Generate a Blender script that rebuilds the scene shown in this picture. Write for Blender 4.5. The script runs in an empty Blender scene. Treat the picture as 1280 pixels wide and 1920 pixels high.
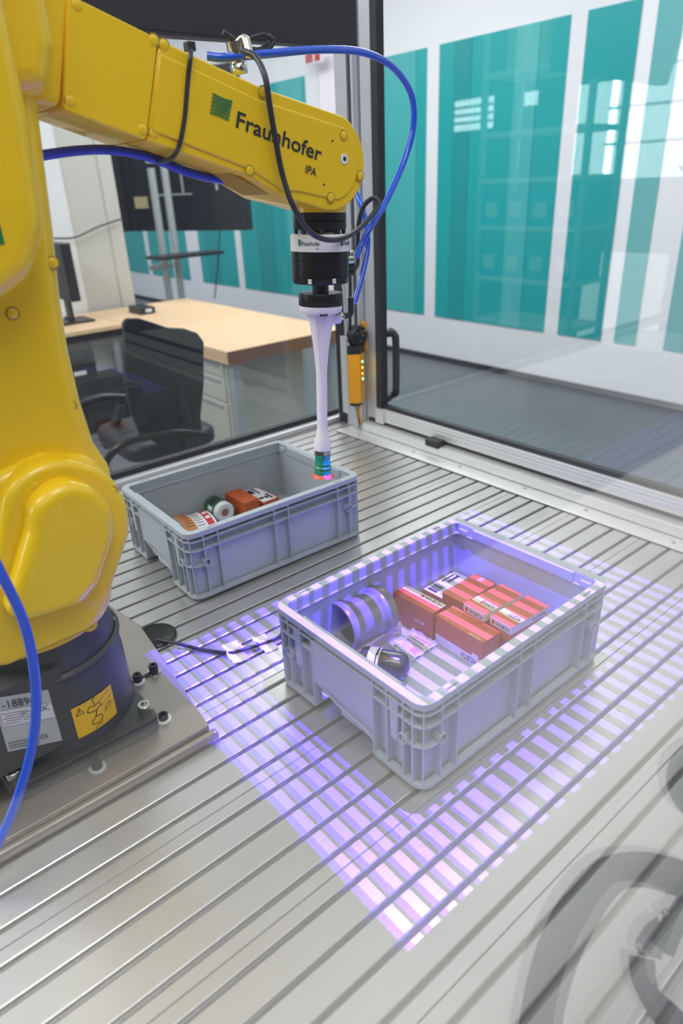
import bpy, bmesh, math, random
from mathutils import Vector, Matrix
random.seed(7)
C = bpy.context.scene.collection
S = bpy.context.scene
pi = math.pi
# ------------------------------------------------------------------ camera
W, H = 1280, 1920
FL, PITCH, YAW, ROLL = 1269.21, -0.4530, 0.89128, -0.04529
CAM = Vector((-0.43309, -0.40455, 0.67893))
_f = Vector((math.cos(YAW)*math.cos(PITCH), math.sin(YAW)*math.cos(PITCH), math.sin(PITCH)))
_r0 = Vector((math.sin(YAW), -math.cos(YAW), 0)); _u0 = _r0.cross(_f)
_r = _r0*math.cos(ROLL)+_u0*math.sin(ROLL); _u = -_r0*math.sin(ROLL)+_u0*math.cos(ROLL)
cd = bpy.data.cameras.new('camera'); cam = bpy.data.objects.new('camera', cd); C.objects.link(cam)
m = Matrix.Identity(4)
for i in range(3):
    m[i][0], m[i][1], m[i][2], m[i][3] = _r[i], _u[i], -_f[i], CAM[i]
cam.matrix_world = m
cd.sensor_fit = 'VERTICAL'; cd.sensor_height = 36; cd.sensor_width = 24; cd.lens = FL/H*36
cd.clip_start = 0.004; cd.clip_end = 60
cd.dof.use_dof = True; cd.dof.focus_distance = 1.0; cd.dof.aperture_fstop = 4.5
S.camera = cam
S.view_settings.view_transform = 'Standard'; S.view_settings.look = 'None'
S.view_settings.exposure = 0.0; S.view_settings.gamma = 1.0; S.view_settings.use_curve_mapping = False
# ------------------------------------------------------------------ light
wd = bpy.data.worlds.new('hall_daylight'); S.world = wd; wd.use_nodes = True
wd.node_tree.nodes['Background'].inputs[0].default_value = (0.93, 0.96, 1.0, 1)
wd.node_tree.nodes['Background'].inputs[1].default_value = 0.78
def area(name, loc, size, energy, rot=(0, 0, 0), color=(1, 1, 1), sy=None):
    l = bpy.data.lights.new(name, 'AREA'); l.energy = energy; l.color = color; l.size = size
    if sy: l.shape = 'RECTANGLE'; l.size_y = sy
    o = bpy.data.objects.new(name, l); o.location = loc; o.rotation_euler = rot; C.objects.link(o); return o
area('fill_lamp', (-0.4, -1.0, 2.4), 1.0, 34, (math.radians(-20), 0, 0), (1, .97, .93), 2.0)  # unseen lamp added to brighten the robot and crates from the camera side
area('fill_lamp', (-1.9, 2.2, 2.6), 1.2, 90, (0, math.radians(-30), 0), (1, .98, .97), 3.0)  # unseen lamp added to brighten the shelf mirrored in the door glass
area('fill_lamp', (2.6, 3.2, 2.6), 1.2, 90, (0, 0, 0), (1, .98, .97), 3.5)
area('fill_lamp', (2.2, 7.5, 2.6), 1.2, 90, (0, 0, 0), (1, .98, .97), 3.5)
# structured-light projector above the cell: one spot lamp whose beam carries a stripe pattern
PX0, PY0, PZ0 = 0.255, 0.13, 1.33
def projector():
    l = bpy.data.lights.new('pattern_projector', 'SPOT'); l.energy = 23.0; l.spot_size = math.radians(60)
    l.spot_blend = 0; l.shadow_soft_size = 0.0; l.use_nodes = True
    nt = l.node_tree; N = nt.nodes; N.clear(); L = nt.links
    def M(op, a, b=None, c=None):
        n = N.new('ShaderNodeMath'); n.operation = op
        for i, v in enumerate((a, b, c)):
            if v is None: continue
            if isinstance(v, (int, float)): n.inputs[i].default_value = v
            else: L.new(v, n.inputs[i])
        return n.outputs[0]
    g = N.new('ShaderNodeNewGeometry'); sp = N.new('ShaderNodeSeparateXYZ'); L.new(g.outputs['Incoming'], sp.inputs[0])
    x = M('SUBTRACT', PX0, M('MULTIPLY', M('DIVIDE', sp.outputs[0], sp.outputs[2]), PZ0))
    y = M('SUBTRACT', PY0, M('MULTIPLY', M('DIVIDE', sp.outputs[1], sp.outputs[2]), PZ0))
    inside = M('MULTIPLY', M('MULTIPLY', M('GREATER_THAN', x, -0.1435), M('LESS_THAN', x, 0.668)),
               M('MULTIPLY', M('GREATER_THAN', y, -0.117), M('LESS_THAN', y, 0.482)))
    p1 = M('DIVIDE', M('ADD', x, 0.0565), 0.0254)
    p2 = M('ADD', 4.0, M('DIVIDE', M('SUBTRACT', x, 0.044), 0.0327))
    p3 = M('ADD', 9.0, M('DIVIDE', M('SUBTRACT', x, 0.2077), 0.0292))
    s1 = M('GREATER_THAN', x, 0.044); s2 = M('GREATER_THAN', x, 0.2077)
    ph = M('ADD', M('MULTIPLY', p1, M('SUBTRACT', 1, s1)),
           M('ADD', M('MULTIPLY', p2, M('MULTIPLY', s1, M('SUBTRACT', 1, s2))), M('MULTIPLY', p3, s2)))
    fr = M('FRACT', M('ADD', ph, 40.0))
    A = M('LESS_THAN', fr, 0.49)
    dl = M('MAXIMUM', M('MINIMUM', M('SUBTRACT', 0.20, M('MULTIPLY', x, 1.3)), 0.36), 0.0)
    B = M('MAXIMUM', A, M('GREATER_THAN', fr, M('SUBTRACT', 1.0, dl)))
    A = M('MULTIPLY', A, inside); B = M('MULTIPLY', B, inside)
    cA = N.new('ShaderNodeCombineColor'); cB = N.new('ShaderNodeCombineColor')
    def col(a, b, k):
        return M('ADD', M('MULTIPLY', A, a), M('ADD', M('MULTIPLY', B, b), M('MULTIPLY', inside, k)))
    cc = N.new('ShaderNodeCombineColor')
    L.new(col(0.44, 0.17, 0.015), cc.inputs[0]); L.new(col(0.27, 0.01, 0.020), cc.inputs[1]); L.new(col(1.8, 3.0, 0.0), cc.inputs[2])
    em = N.new('ShaderNodeEmission'); em.inputs[1].default_value = 6.0
    L.new(cc.outputs[0], em.inputs[0]); out = N.new('ShaderNodeOutputLight'); L.new(em.outputs[0], out.inputs[0])
    o = bpy.data.objects.new('pattern_projector', l); o.location = (PX0, PY0, PZ0); C.objects.link(o)
projector()
# ------------------------------------------------------------------ helpers
def ray(u, v): return _f + _r*((u-W/2)/FL) - _u*((v-H/2)/FL)
def at(u, v, ax, val):
    """point of the plane <ax>=val that the photograph shows at pixel (u,v)"""
    D = ray(u, v); i = 'xyz'.index(ax); t = (val-CAM[i])/D[i]; return CAM + D*t
def lin(c):
    return c/12.92 if c <= .04045 else ((c+.055)/1.055)**2.4
def rgb(r, g, b): return (lin(r/255), lin(g/255), lin(b/255), 1)
def mat(name, color, rough=.5, metal=0., noise=0., nscale=30., bump=0., bscale=200., spec=.5, emis=None, es=0., trans=0., coat=0., stretch=None, alpha=1):
    M_ = bpy.data.materials.new(name); M_.use_nodes = True; nt = M_.node_tree; N = nt.nodes; L = nt.links
    b = N['Principled BSDF']; b.inputs['Base Color'].default_value = color; b.inputs['Roughness'].default_value = rough
    b.inputs['Metallic'].default_value = metal; b.inputs['Specular IOR Level'].default_value = spec
    b.inputs['Transmission Weight'].default_value = trans; b.inputs['Coat Weight'].default_value = coat; b.inputs['Alpha'].default_value = alpha
    if emis: b.inputs['Emission Color'].default_value = emis; b.inputs['Emission Strength'].default_value = es
    if noise or bump:
        tc = N.new('ShaderNodeTexCoord'); mp = N.new('ShaderNodeMapping'); L.new(tc.outputs['Object'], mp.inputs[0])
        if stretch: mp.inputs['Scale'].default_value = stretch
    if noise:
        n = N.new('ShaderNodeTexNoise'); n.inputs['Scale'].default_value = nscale; n.inputs['Detail'].default_value = 5
        L.new(mp.outputs[0], n.inputs['Vector'])
        mx = N.new('ShaderNodeMix'); mx.data_type = 'RGBA'; mx.blend_type = 'MIX'
        mx.inputs[6].default_value = tuple(c*(1-noise) for c in color[:3])+(1,)
        mx.inputs[7].default_value = tuple(min(1, c*(1+noise)) for c in color[:3])+(1,)
        L.new(n.outputs['Fac'], mx.inputs[0]); L.new(mx.outputs[2], b.inputs['Base Color'])
        mr = N.new('ShaderNodeMapRange'); mr.inputs[3].default_value = max(0, rough-.06); mr.inputs[4].default_value = min(1, rough+.06)
        L.new(n.outputs['Fac'], mr.inputs[0]); L.new(mr.outputs[0], b.inputs['Roughness'])
    if bump:
        n2 = N.new('ShaderNodeTexNoise'); n2.inputs['Scale'].default_value = bscale; n2.inputs['Detail'].default_value = 2
        L.new(mp.outputs[0], n2.inputs['Vector'])
        bp = N.new('ShaderNodeBump'); bp.inputs['Strength'].default_value = bump; bp.inputs['Distance'].default_value = .001
        L.new(n2.outputs['Fac'], bp.inputs['Height']); L.new(bp.outputs[0], b.inputs['Normal'])
    return M_
def glass(name, tint=(1, 1, 1, 1), ior=1.5, gloss=(1, 1, 1, 1)):
    M_ = bpy.data.materials.new(name); M_.use_nodes = True; nt = M_.node_tree; N = nt.nodes; L = nt.links
    N.remove(N['Principled BSDF']); out = N['Material Output']
    fr = N.new('ShaderNodeFresnel'); ge = N.new('ShaderNodeNewGeometry'); mr = N.new('ShaderNodeMapRange')
    mr.inputs[3].default_value = ior; mr.inputs[4].default_value = 1/ior   # same index seen from both faces of the thin pane
    L.new(ge.outputs['Backfacing'], mr.inputs[0]); L.new(mr.outputs[0], fr.inputs[0])
    t = N.new('ShaderNodeBsdfTransparent'); t.inputs[0].default_value = tint
    gl = N.new('ShaderNodeBsdfGlossy'); gl.inputs['Roughness'].default_value = 0; gl.inputs[0].default_value = gloss
    mx = N.new('ShaderNodeMixShader'); L.new(fr.outputs[0], mx.inputs[0]); L.new(t.outputs[0], mx.inputs[1]); L.new(gl.outputs[0], mx.inputs[2])
    L.new(mx.outputs[0], out.inputs[0]); return M_
M = {}
M['alu'] = mat('brushed_aluminium', (.57, .56, .55, 1), .30, .66, .08, 3.0, .12, 400, stretch=(.15, 1, 1))
M['alu_plate'] = mat('milled_aluminium', (.36, .32, .285, 1), .34, .7, .10, 14, .1, 300)
M['alu_frame'] = mat('anodised_profile', (.74, .75, .79, 1), .38, .45, .05, 10)
M['alu_edge'] = mat('milled_edge', (.5, .5, .54, 1), .2, .9)
M['strip'] = mat('sheet_aluminium', (.78, .78, .76, 1), .42, .5, .05, 8)
M['black'] = mat('black_plastic', (.018, .018, .022, 1), .38, 0, .2, 60)
M['gasket'] = mat('black_gasket', (.022, .022, .028, 1), .5)
M['blackgloss'] = mat('gloss_black', (.010, .010, .010, 1), .22, spec=.35)
M['anod_black'] = mat('black_anodised', (.02, .02, .024, 1), .3, .6, .1, 50)
M['steel'] = mat('nickel_steel', (.62, .60, .56, 1), .18, 1.0)
M['yellow'] = mat('robot_yellow', rgb(246, 205, 8), .3, 0, .03, 12, .05, 500, coat=.35)
M['grey_cast'] = mat('grey_casting', (.058, .062, .062, 1), .42, 0, .05, 20, .08, 400)
M['crate'] = mat('crate_grey', rgb(170, 178, 186), .48, 0, .03, 30, .05, 600)
M['nylon'] = mat('printed_nylon', rgb(238, 233, 240), .55, 0, .02, 100, .1, 900)
M['green_sil'] = mat('green_silicone', rgb(0, 138, 104), .35)
M['red_sil'] = mat('orange_silicone', rgb(228, 92, 70), .4)
M['hose'] = mat('blue_hose', rgb(6, 84, 225), .16, 0, coat=.6)
M['hose2'] = mat('dark_blue_hose', rgb(10, 45, 190), .25, 0)
M['cable'] = mat('black_cable', (.02, .02, .03, 1), .4)
M['tape'] = mat('white_tape', rgb(225, 220, 235), .6)
M['sensor'] = mat('orange_yellow_housing', rgb(250, 172, 10), .4)
M['led_g'] = mat('green_led', (.1, 1, .3, 1), .3, emis=(.12, 1, .25, 1), es=9)
M['led_o'] = mat('orange_led', (1, .6, .1, 1), .3, emis=(1, .42, .06, 1), es=9)
M['text'] = mat('print_dark', rgb(32, 34, 44), .5)
M['print_green'] = mat('print_green', rgb(18, 122, 66), .5)
M['white'] = mat('white_paint', rgb(236, 236, 240), .6)
M['label'] = mat('label_silver', rgb(190, 192, 194), .4, .2)
M['label2'] = mat('label_white', rgb(222, 222, 226), .5)
M['caution'] = mat('caution_yellow', rgb(246, 196, 20), .45)
M['boxred'] = mat('red_carton', rgb(188, 84, 26), .55, 0, .06, 40)
M['boxwhite'] = mat('cream_carton', rgb(222, 208, 186), .6, 0, .03, 50)
M['boxredprint'] = mat('print_red', rgb(188, 40, 40), .5)
M['pvc'] = mat('grey_pvc', rgb(120, 118, 118), .32, 0, .04, 40)
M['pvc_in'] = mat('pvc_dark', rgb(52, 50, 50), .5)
M['wall'] = mat('wall_white', rgb(240, 238, 246), .7, 0, .01, 2)
M['teal'] = mat('teal_film', rgb(0, 166, 170), .35)
M['teal_dark'] = mat('teal_film_deep', rgb(0, 152, 156), .35)
M['teal_light'] = mat('teal_film_pale', rgb(64, 178, 182), .4)
M['floor'] = mat('grey_floor', rgb(104, 107, 114), .4, 0, .05, 4)
M['wood'] = mat('beech_top', rgb(238, 200, 160), .45, 0, .10, 3, stretch=(1, .2, 1))
M['woodedge'] = mat('beech_edge', rgb(146, 106, 80), .5, 0, .08, 6)
M['cabwhite'] = mat('cabinet_offwhite', rgb(208, 206, 196), .5, 0, .02, 5)
M['column'] = mat('column_plaster', rgb(206, 203, 198), .8, 0, .02, 6)
M['chair'] = mat('chair_shell', rgb(28, 30, 37), .5, 0, .08, 200)
M['screen'] = mat('dark_screen', rgb(44, 47, 54), .12)
M['paper'] = mat('paper', rgb(232, 230, 226), .6)
M['bluebin'] = mat('blue_bin', rgb(20, 110, 200), .4)
M['carton'] = mat('brown_carton', rgb(196, 178, 140), .7)
M['shelfgrey'] = mat('shelf_steel', rgb(190, 196, 200), .4, .3)
M['darkpanel'] = mat('dark_panel', rgb(46, 46, 54), .45, 0, .1, 3)
M['glass'] = glass('pane_glass', (.95, .985, .98, 1))
M['frontglass'] = glass('front_pane_glass', (.985, .99, .99, 1))
M['clear'] = mat('clear_plastic', rgb(225, 225, 235), .12, alpha=.35)
M['bottle'] = mat('dark_bottle', rgb(26, 25, 30), .15, coat=.5)
M['kraft'] = mat('kraft_print', rgb(196, 128, 70), .55)
M['greencan'] = mat('green_label', rgb(30, 96, 44), .4, 0, .5, 90)
M['wall_grey'] = mat('wall_grey', rgb(96, 96, 104), .8)
M['reflector'] = mat('pale_reflector', rgb(216, 213, 206), .6)
M['shelfdark'] = mat('cable_grey', rgb(96, 94, 98), .6)
M['yellow_shade'] = mat('shaded_yellow', rgb(176, 136, 6), .5)  # robot yellow with shade put into the colour
M['doorway'] = mat('lit_doorway', (1, 1, 1, 1), .5, emis=(1, 1, 1, 1), es=2.2)
M['strap'] = mat('dark_webbing', rgb(58, 52, 62), .8)
M['strapmetal'] = mat('buckle_metal', rgb(120, 110, 120), .4, .5)
M['lamp'] = mat('lamp_panel', (1, 1, 1, 1), .5, emis=(1, 1, 1, 1), es=7)
M['sky_window'] = mat('lit_window', (1, 1, 1, 1), .5, emis=(.9, .96, 1, 1), es=6)

class MB:
    def __init__(s): s.v = []; s.f = []; s.mi = []; s.sm = []; s.cur = 0; s.smooth = False
    def add(s, vs, fs, smooth=None):
        b = len(s.v); s.v += [tuple(v) for v in vs]
        for f in fs: s.f.append([b+i for i in f]); s.mi.append(s.cur); s.sm.append(s.smooth if smooth is None else smooth)
        return s
    def box(s, x0, x1, y0, y1, z0, z1, mtx=None):
        vs = [Vector((x, y, z)) for x in (x0, x1) for y in (y0, y1) for z in (z0, z1)]
        if mtx: vs = [mtx @ v for v in vs]
        return s.add(vs, [(0, 1, 3, 2), (4, 6, 7, 5), (0, 4, 5, 1), (2, 3, 7, 6), (0, 2, 6, 4), (1, 5, 7, 3)], False)
    def tube(s, pts, r, n=10, caps=True):
        pts = [Vector(p) for p in pts]; up = Vector((0, 0, 1)); rings = []; a = None
        for i, p in enumerate(pts):
            d = (pts[min(i+1, len(pts)-1)]-pts[max(i-1, 0)]).normalized()
            if a is None:
                a = d.cross(up if abs(d.z) < .9 else Vector((1, 0, 0))).normalized()
            else: a = (a-d*a.dot(d)).normalized()
            b = d.cross(a); rr = r[i] if isinstance(r, (list, tuple)) else r
            rings.append([p+a*math.cos(2*pi*k/n)*rr+b*math.sin(2*pi*k/n)*rr for k in range(n)])
        vs = [v for R in rings for v in R]; fs = []
        for i in range(len(rings)-1):
            for k in range(n): fs.append((i*n+k, i*n+(k+1) % n, (i+1)*n+(k+1) % n, (i+1)*n+k))
        s.add(vs, fs, True)
        if caps:
            s.add(rings[0], [tuple(range(n))[::-1]], False); s.add(rings[-1], [tuple(range(n))], False)
        return s
    def lathe(s, prof, mtx=None, n=32, smooth=True):
        """prof: list of (radius, z)"""
        vs = []; fs = []
        for (r, z) in prof:
            for k in range(n):
                v = Vector((r*math.cos(2*pi*k/n), r*math.sin(2*pi*k/n), z)); vs.append(mtx @ v if mtx else v)
        for i in range(len(prof)-1):
            for k in range(n): fs.append((i*n+k, i*n+(k+1) % n, (i+1)*n+(k+1) % n, (i+1)*n+k))
        return s.add(vs, fs, smooth)
    def prism(s, out, fn, d0, d1, r0=0, r1=0, seg=4):
        """outline (u,v) extruded from depth d0 to d1 with rounded edges r0/r1; fn(u,v,d)->xyz"""
        n = len(out); A = sum(out[i][0]*out[(i+1) % n][1]-out[(i+1) % n][0]*out[i][1] for i in range(n)); sg = 1 if A > 0 else -1
        nr = []
        for i in range(n):
            a = Vector(out[i])-Vector(out[i-1]); b = Vector(out[(i+1) % n])-Vector(out[i])
            a.normalize(); b.normalize(); na = Vector((-a.y, a.x))*sg; nb = Vector((-b.y, b.x))*sg
            mm = na+nb; l = mm.length_squared
            nr.append(mm*(2/l) if l > .5 else na)
        def ring(off, d): return [fn(out[i][0]+nr[i].x*off, out[i][1]+nr[i].y*off, d) for i in range(n)]
        R = []; sgn = 1 if d1 > d0 else -1
        if r0 > 0:
            for k in range(seg+1):
                t = k/seg*pi/2; R.append(ring(r0*(1-math.sin(t)), d0+sgn*r0*(1-math.cos(t))))
        else: R.append(ring(0, d0))
        if r1 > 0:
            for k in range(seg+1):
                t = k/seg*pi/2; R.append(ring(r1*(1-math.cos(t)), d1-sgn*r1*(1-math.sin(t))))
        else: R.append(ring(0, d1))
        vs = [v for q in R for v in q]; fs = []
        for i in range(len(R)-1):
            for k in range(n): fs.append((i*n+k, i*n+(k+1) % n, (i+1)*n+(k+1) % n, (i+1)*n+k))
        s.add(vs, fs, True); s.add(R[0], [tuple(range(n))], False); s.add(R[-1], [tuple(range(n))[::-1]], False)
        return s
    def build(s, name, m_, parent=None, bevel=0, loc=None):
        me = bpy.data.meshes.new(name); me.from_pydata(s.v, [], s.f)
        ms = m_ if isinstance(m_, (list, tuple)) else [m_]
        for q in ms: me.materials.append(q)
        for i, p in enumerate(me.polygons): p.material_index = s.mi[i]; p.use_smooth = s.sm[i]
        bm = bmesh.new(); bm.from_mesh(me); bmesh.ops.remove_doubles(bm, verts=bm.verts, dist=1e-6)
        bmesh.ops.recalc_face_normals(bm, faces=bm.faces)
        for e in bm.edges:
            if len(e.link_faces) == 2 and e.calc_face_angle(0) > .7: e.smooth = False
        bm.to_mesh(me); bm.free()
        o = bpy.data.objects.new(name, me); C.objects.link(o)
        if parent is not None: o.parent = parent; o.matrix_parent_inverse = parent.matrix_basis.inverted()
        if bevel:
            b = o.modifiers.new('edge', 'BEVEL'); b.width = bevel; b.segments = 2; b.limit_method = 'ANGLE'; b.harden_normals = False
        return o
def tag(o, label, cat, group=None, kind=None):
    if label: o['label'] = label
    if cat: o['category'] = cat
    if group: o['group'] = group
    if kind: o['kind'] = kind
    return o
def thing(name, label, cat, loc=(0, 0, 0), group=None, rz=0, kind=None):
    o = bpy.data.objects.new(name, None); C.objects.link(o); o.location = loc; o.rotation_euler = (0, 0, rz)
    o.empty_display_size = .02; tag(o, label, cat, group, kind)
    o.matrix_basis; return o
def copy_tree(o, parent=None):
    c = o.copy(); C.objects.link(c)
    if parent is not None: c.parent = parent; c.matrix_parent_inverse = o.matrix_parent_inverse.copy()
    for ch in list(o.children): copy_tree(ch, c)
    return c
def fillet(pts, r, seg=6):
    out = []; n = len(pts)
    for i in range(n):
        p = Vector(pts[i]); a = Vector(pts[i-1])-p; b = Vector(pts[(i+1) % n])-p
        rr = r[i] if isinstance(r, (list, tuple)) else r
        la, lb = a.length, b.length; a.normalize(); b.normalize(); ang = math.acos(max(-1, min(1, a.dot(b))))
        if rr <= 0 or ang > pi-.05: out.append(tuple(p)); continue
        t = min(rr/math.tan(ang/2), la*.48, lb*.48); rr = t*math.tan(ang/2)
        c = p+(a+b).normalized()*(rr/math.sin(ang/2)); s0 = p+a*t-c; s1 = p+b*t-c
        a0 = math.atan2(s0.y, s0.x); a1 = math.atan2(s1.y, s1.x); d = (a1-a0+pi) % (2*pi)-pi
        for k in range(seg+1): out.append((c.x+rr*math.cos(a0+d*k/seg), c.y+rr*math.sin(a0+d*k/seg)))
    return out
def spline(pts, n=8):
    pts = [Vector(p) for p in pts]; P = [pts[0]*2-pts[1]]+pts+[pts[-1]*2-pts[-2]]; out = []
    for i in range(1, len(P)-2):
        for k in range(n):
            t = k/n; a, b, c, d = P[i-1:i+3]
            out.append(.5*((2*b)+(c-a)*t+(2*a-5*b+4*c-d)*t*t+(3*b-a-3*c+d)*t**3))
    out.append(pts[-1]); return out
XZ = lambda u, v, d: Vector((u, d, v))
XY = lambda u, v, d: Vector((u, v, d))
YZ = lambda u, v, d: Vector((d, u, v))
def quadmap(bl, br, tr, tl, off=0):
    bl, br, tr, tl = map(Vector, (bl, br, tr, tl)); nn = (br-bl).cross(tl-bl).normalized()*off
    return lambda u, v: (bl*(1-u)+br*u)*(1-v)+(tl*(1-u)+tr*u)*v+nn
_dg = []
def text_on(s, fn, m_, parent, name='lettering', bold=False, box=None):
    """s laid over the unit square of fn; box=(u0,u1,v0,v1)"""
    cu = bpy.data.curves.new(name, 'FONT'); cu.body = s; cu.resolution_u = 3
    if bold: cu.offset = .012
    o = bpy.data.objects.new(name, cu); C.objects.link(o)
    dg = bpy.context.evaluated_depsgraph_get(); dg.update(); me = bpy.data.meshes.new_from_object(o.evaluated_get(dg))
    C.objects.unlink(o); bpy.data.objects.remove(o)
    xs = [v.co.x for v in me.vertices]; x0, x1 = min(xs), max(xs); y0, y1 = 0.0, 0.73
    u0, u1, v0, v1 = box or (0, 1, 0, 1)
    for v in me.vertices:
        u = u0+(v.co.x-x0)/(x1-x0)*(u1-u0); w = v0+(v.co.y-y0)/(y1-y0)*(v1-v0); v.co = fn(u, w)
    me.materials.clear(); me.materials.append(m_)
    t = bpy.data.objects.new(name, me); C.objects.link(t)
    if parent is not None: t.parent = parent; t.matrix_parent_inverse = parent.matrix_basis.inverted()
    return t
def patch(fn, mb, u0=0, u1=1, v0=0, v1=1, nu=1, nv=1):
    vs = [fn(u0+(u1-u0)*i/nu, v0+(v1-v0)*j/nv) for j in range(nv+1) for i in range(nu+1)]
    return mb.add(vs, [(j*(nu+1)+i, j*(nu+1)+i+1, (j+1)*(nu+1)+i+1, (j+1)*(nu+1)+i) for j in range(nv) for i in range(nu)])
def rectring(mb, x0, x1, y0, y1, ro, ins, z0, z1, ri=None, seg=6):
    ri = max(.001, ro-ins) if ri is None else ri
    o = fillet([(x0, y0), (x1, y0), (x1, y1), (x0, y1)], ro, seg)
    i_ = fillet([(x0+ins, y0+ins), (x1-ins, y0+ins), (x1-ins, y1-ins), (x0+ins, y1-ins)], ri, seg)
    n = len(o); vs = [(p[0], p[1], z) for z in (z0, z1) for L_ in (o, i_) for p in L_]; fs = []
    for k in range(n):
        j = (k+1) % n
        fs += [(k, j, 2*n+j, 2*n+k), (n+k, 3*n+k, 3*n+j, n+j), (2*n+k, 2*n+j, 3*n+j, 3*n+k), (k, n+k, n+j, j)]
    mb.add(vs, fs, False)

# ------------------------------------------------------------------ room
def room():
    FZ = -.9
    f = MB().box(-5, 4.41, -4, 12, FZ-.05, FZ).build('floor', M['floor']); tag(f, None, None, kind='structure')
    w = MB().box(4.41, 4.5, -1.5, 12, FZ, 2.9).build('wall_back', M['wall']); tag(w, None, None, kind='structure')
    w2 = MB().box(-1.5, 4.41, 12, 12.1, FZ, 2.9).build('wall_left', M['wall']); tag(w2, None, None, kind='structure')
    b = MB().box(4.395, 4.41, -1.5, 12, FZ, FZ+.05).build('baseboard_back', M['gasket']); tag(b, None, None, kind='structure')
    # teal film panels on the far wall, each its own piece (y from, y to)
    y = lambda s: 4.46-s
    spans = [(y(-.27), y(.26)), (y(.40), y(1.60)), (y(1.73), y(2.11)), (y(2.22), y(2.39)), (y(2.60), y(3.9)), (y(4.0), y(4.9)),
             (5.86, 7.32), (7.47, 8.40), (8.76, 9.0), (9.25, 9.95), (10.1, 11.6)]
    for i, (a, b_) in enumerate(spans):
        lo, hi = min(a, b_), max(a, b_)
        top = 1.64
        o = MB().box(4.404, 4.4105, lo, hi, -.49, top).build('teal_panel', M['teal'], w)
        # paler and deeper bands inside the larger panels
    for lo, hi, m_ in [(4.20+.12, 4.70, 'teal_light'), (3.72, 3.90, 'teal_dark'), (3.1, 3.3, 'teal_light'), (6.6, 6.95, 'teal_dark'), (5.9, 6.3, 'teal_light'), (7.9, 8.2, 'teal_dark')]:
        MB().box(4.400, 4.4045, lo, hi, -.485, 1.635).build('teal_band', M[m_], w)
    # exit sign
    a = at(573, 100, 'x', 4.3); c = at(606, 116, 'x', 4.3)
    s_ = thing('exit_sign', 'small red and white exit sign hanging near the far wall above the arm', 'sign', (4.3, (a.y+c.y)/2, c.z))
    MB().box(4.28, 4.31, c.y, a.y, c.z, a.z).build('plate', M['white'], s_)
    MB().box(4.276, 4.281, c.y+.02, c.y+.10, c.z+.015, a.z-.015).build('red_field', M['boxredprint'], s_)
    MB().box(4.276, 4.281, c.y+.13, a.y-.02, c.z+.015, a.z-.015).build('red_field', M['boxredprint'], s_)
    MB().tube([(4.295, (a.y+c.y)/2, a.z), (4.295, (a.y+c.y)/2, 2.9)], .01).build('hanger', M['white'], s_)
    # plaster column
    yc = 5.45
    x0, x1, x2 = at(75, 400, 'y', yc).x, at(128, 400, 'y', yc-.25).x, at(222, 400, 'y', yc-.25).x
    c_ = MB().box(x1-.42, x2, yc-.25, yc+.25, FZ, 2.9).build('column', M['column']); tag(c_, None, None, kind='structure')
    MB().box(x1-.42, x1, yc-.27, yc-.249, FZ, 2.9).build('lit_face', M['white'], c_)  # lit left face of the column painted in as a white slab
    MB().box(x2-.10, x2+.01, yc-.262, yc-.249, FZ, 2.9).build('edge_strip', M['column'], c_)
room()
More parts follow.
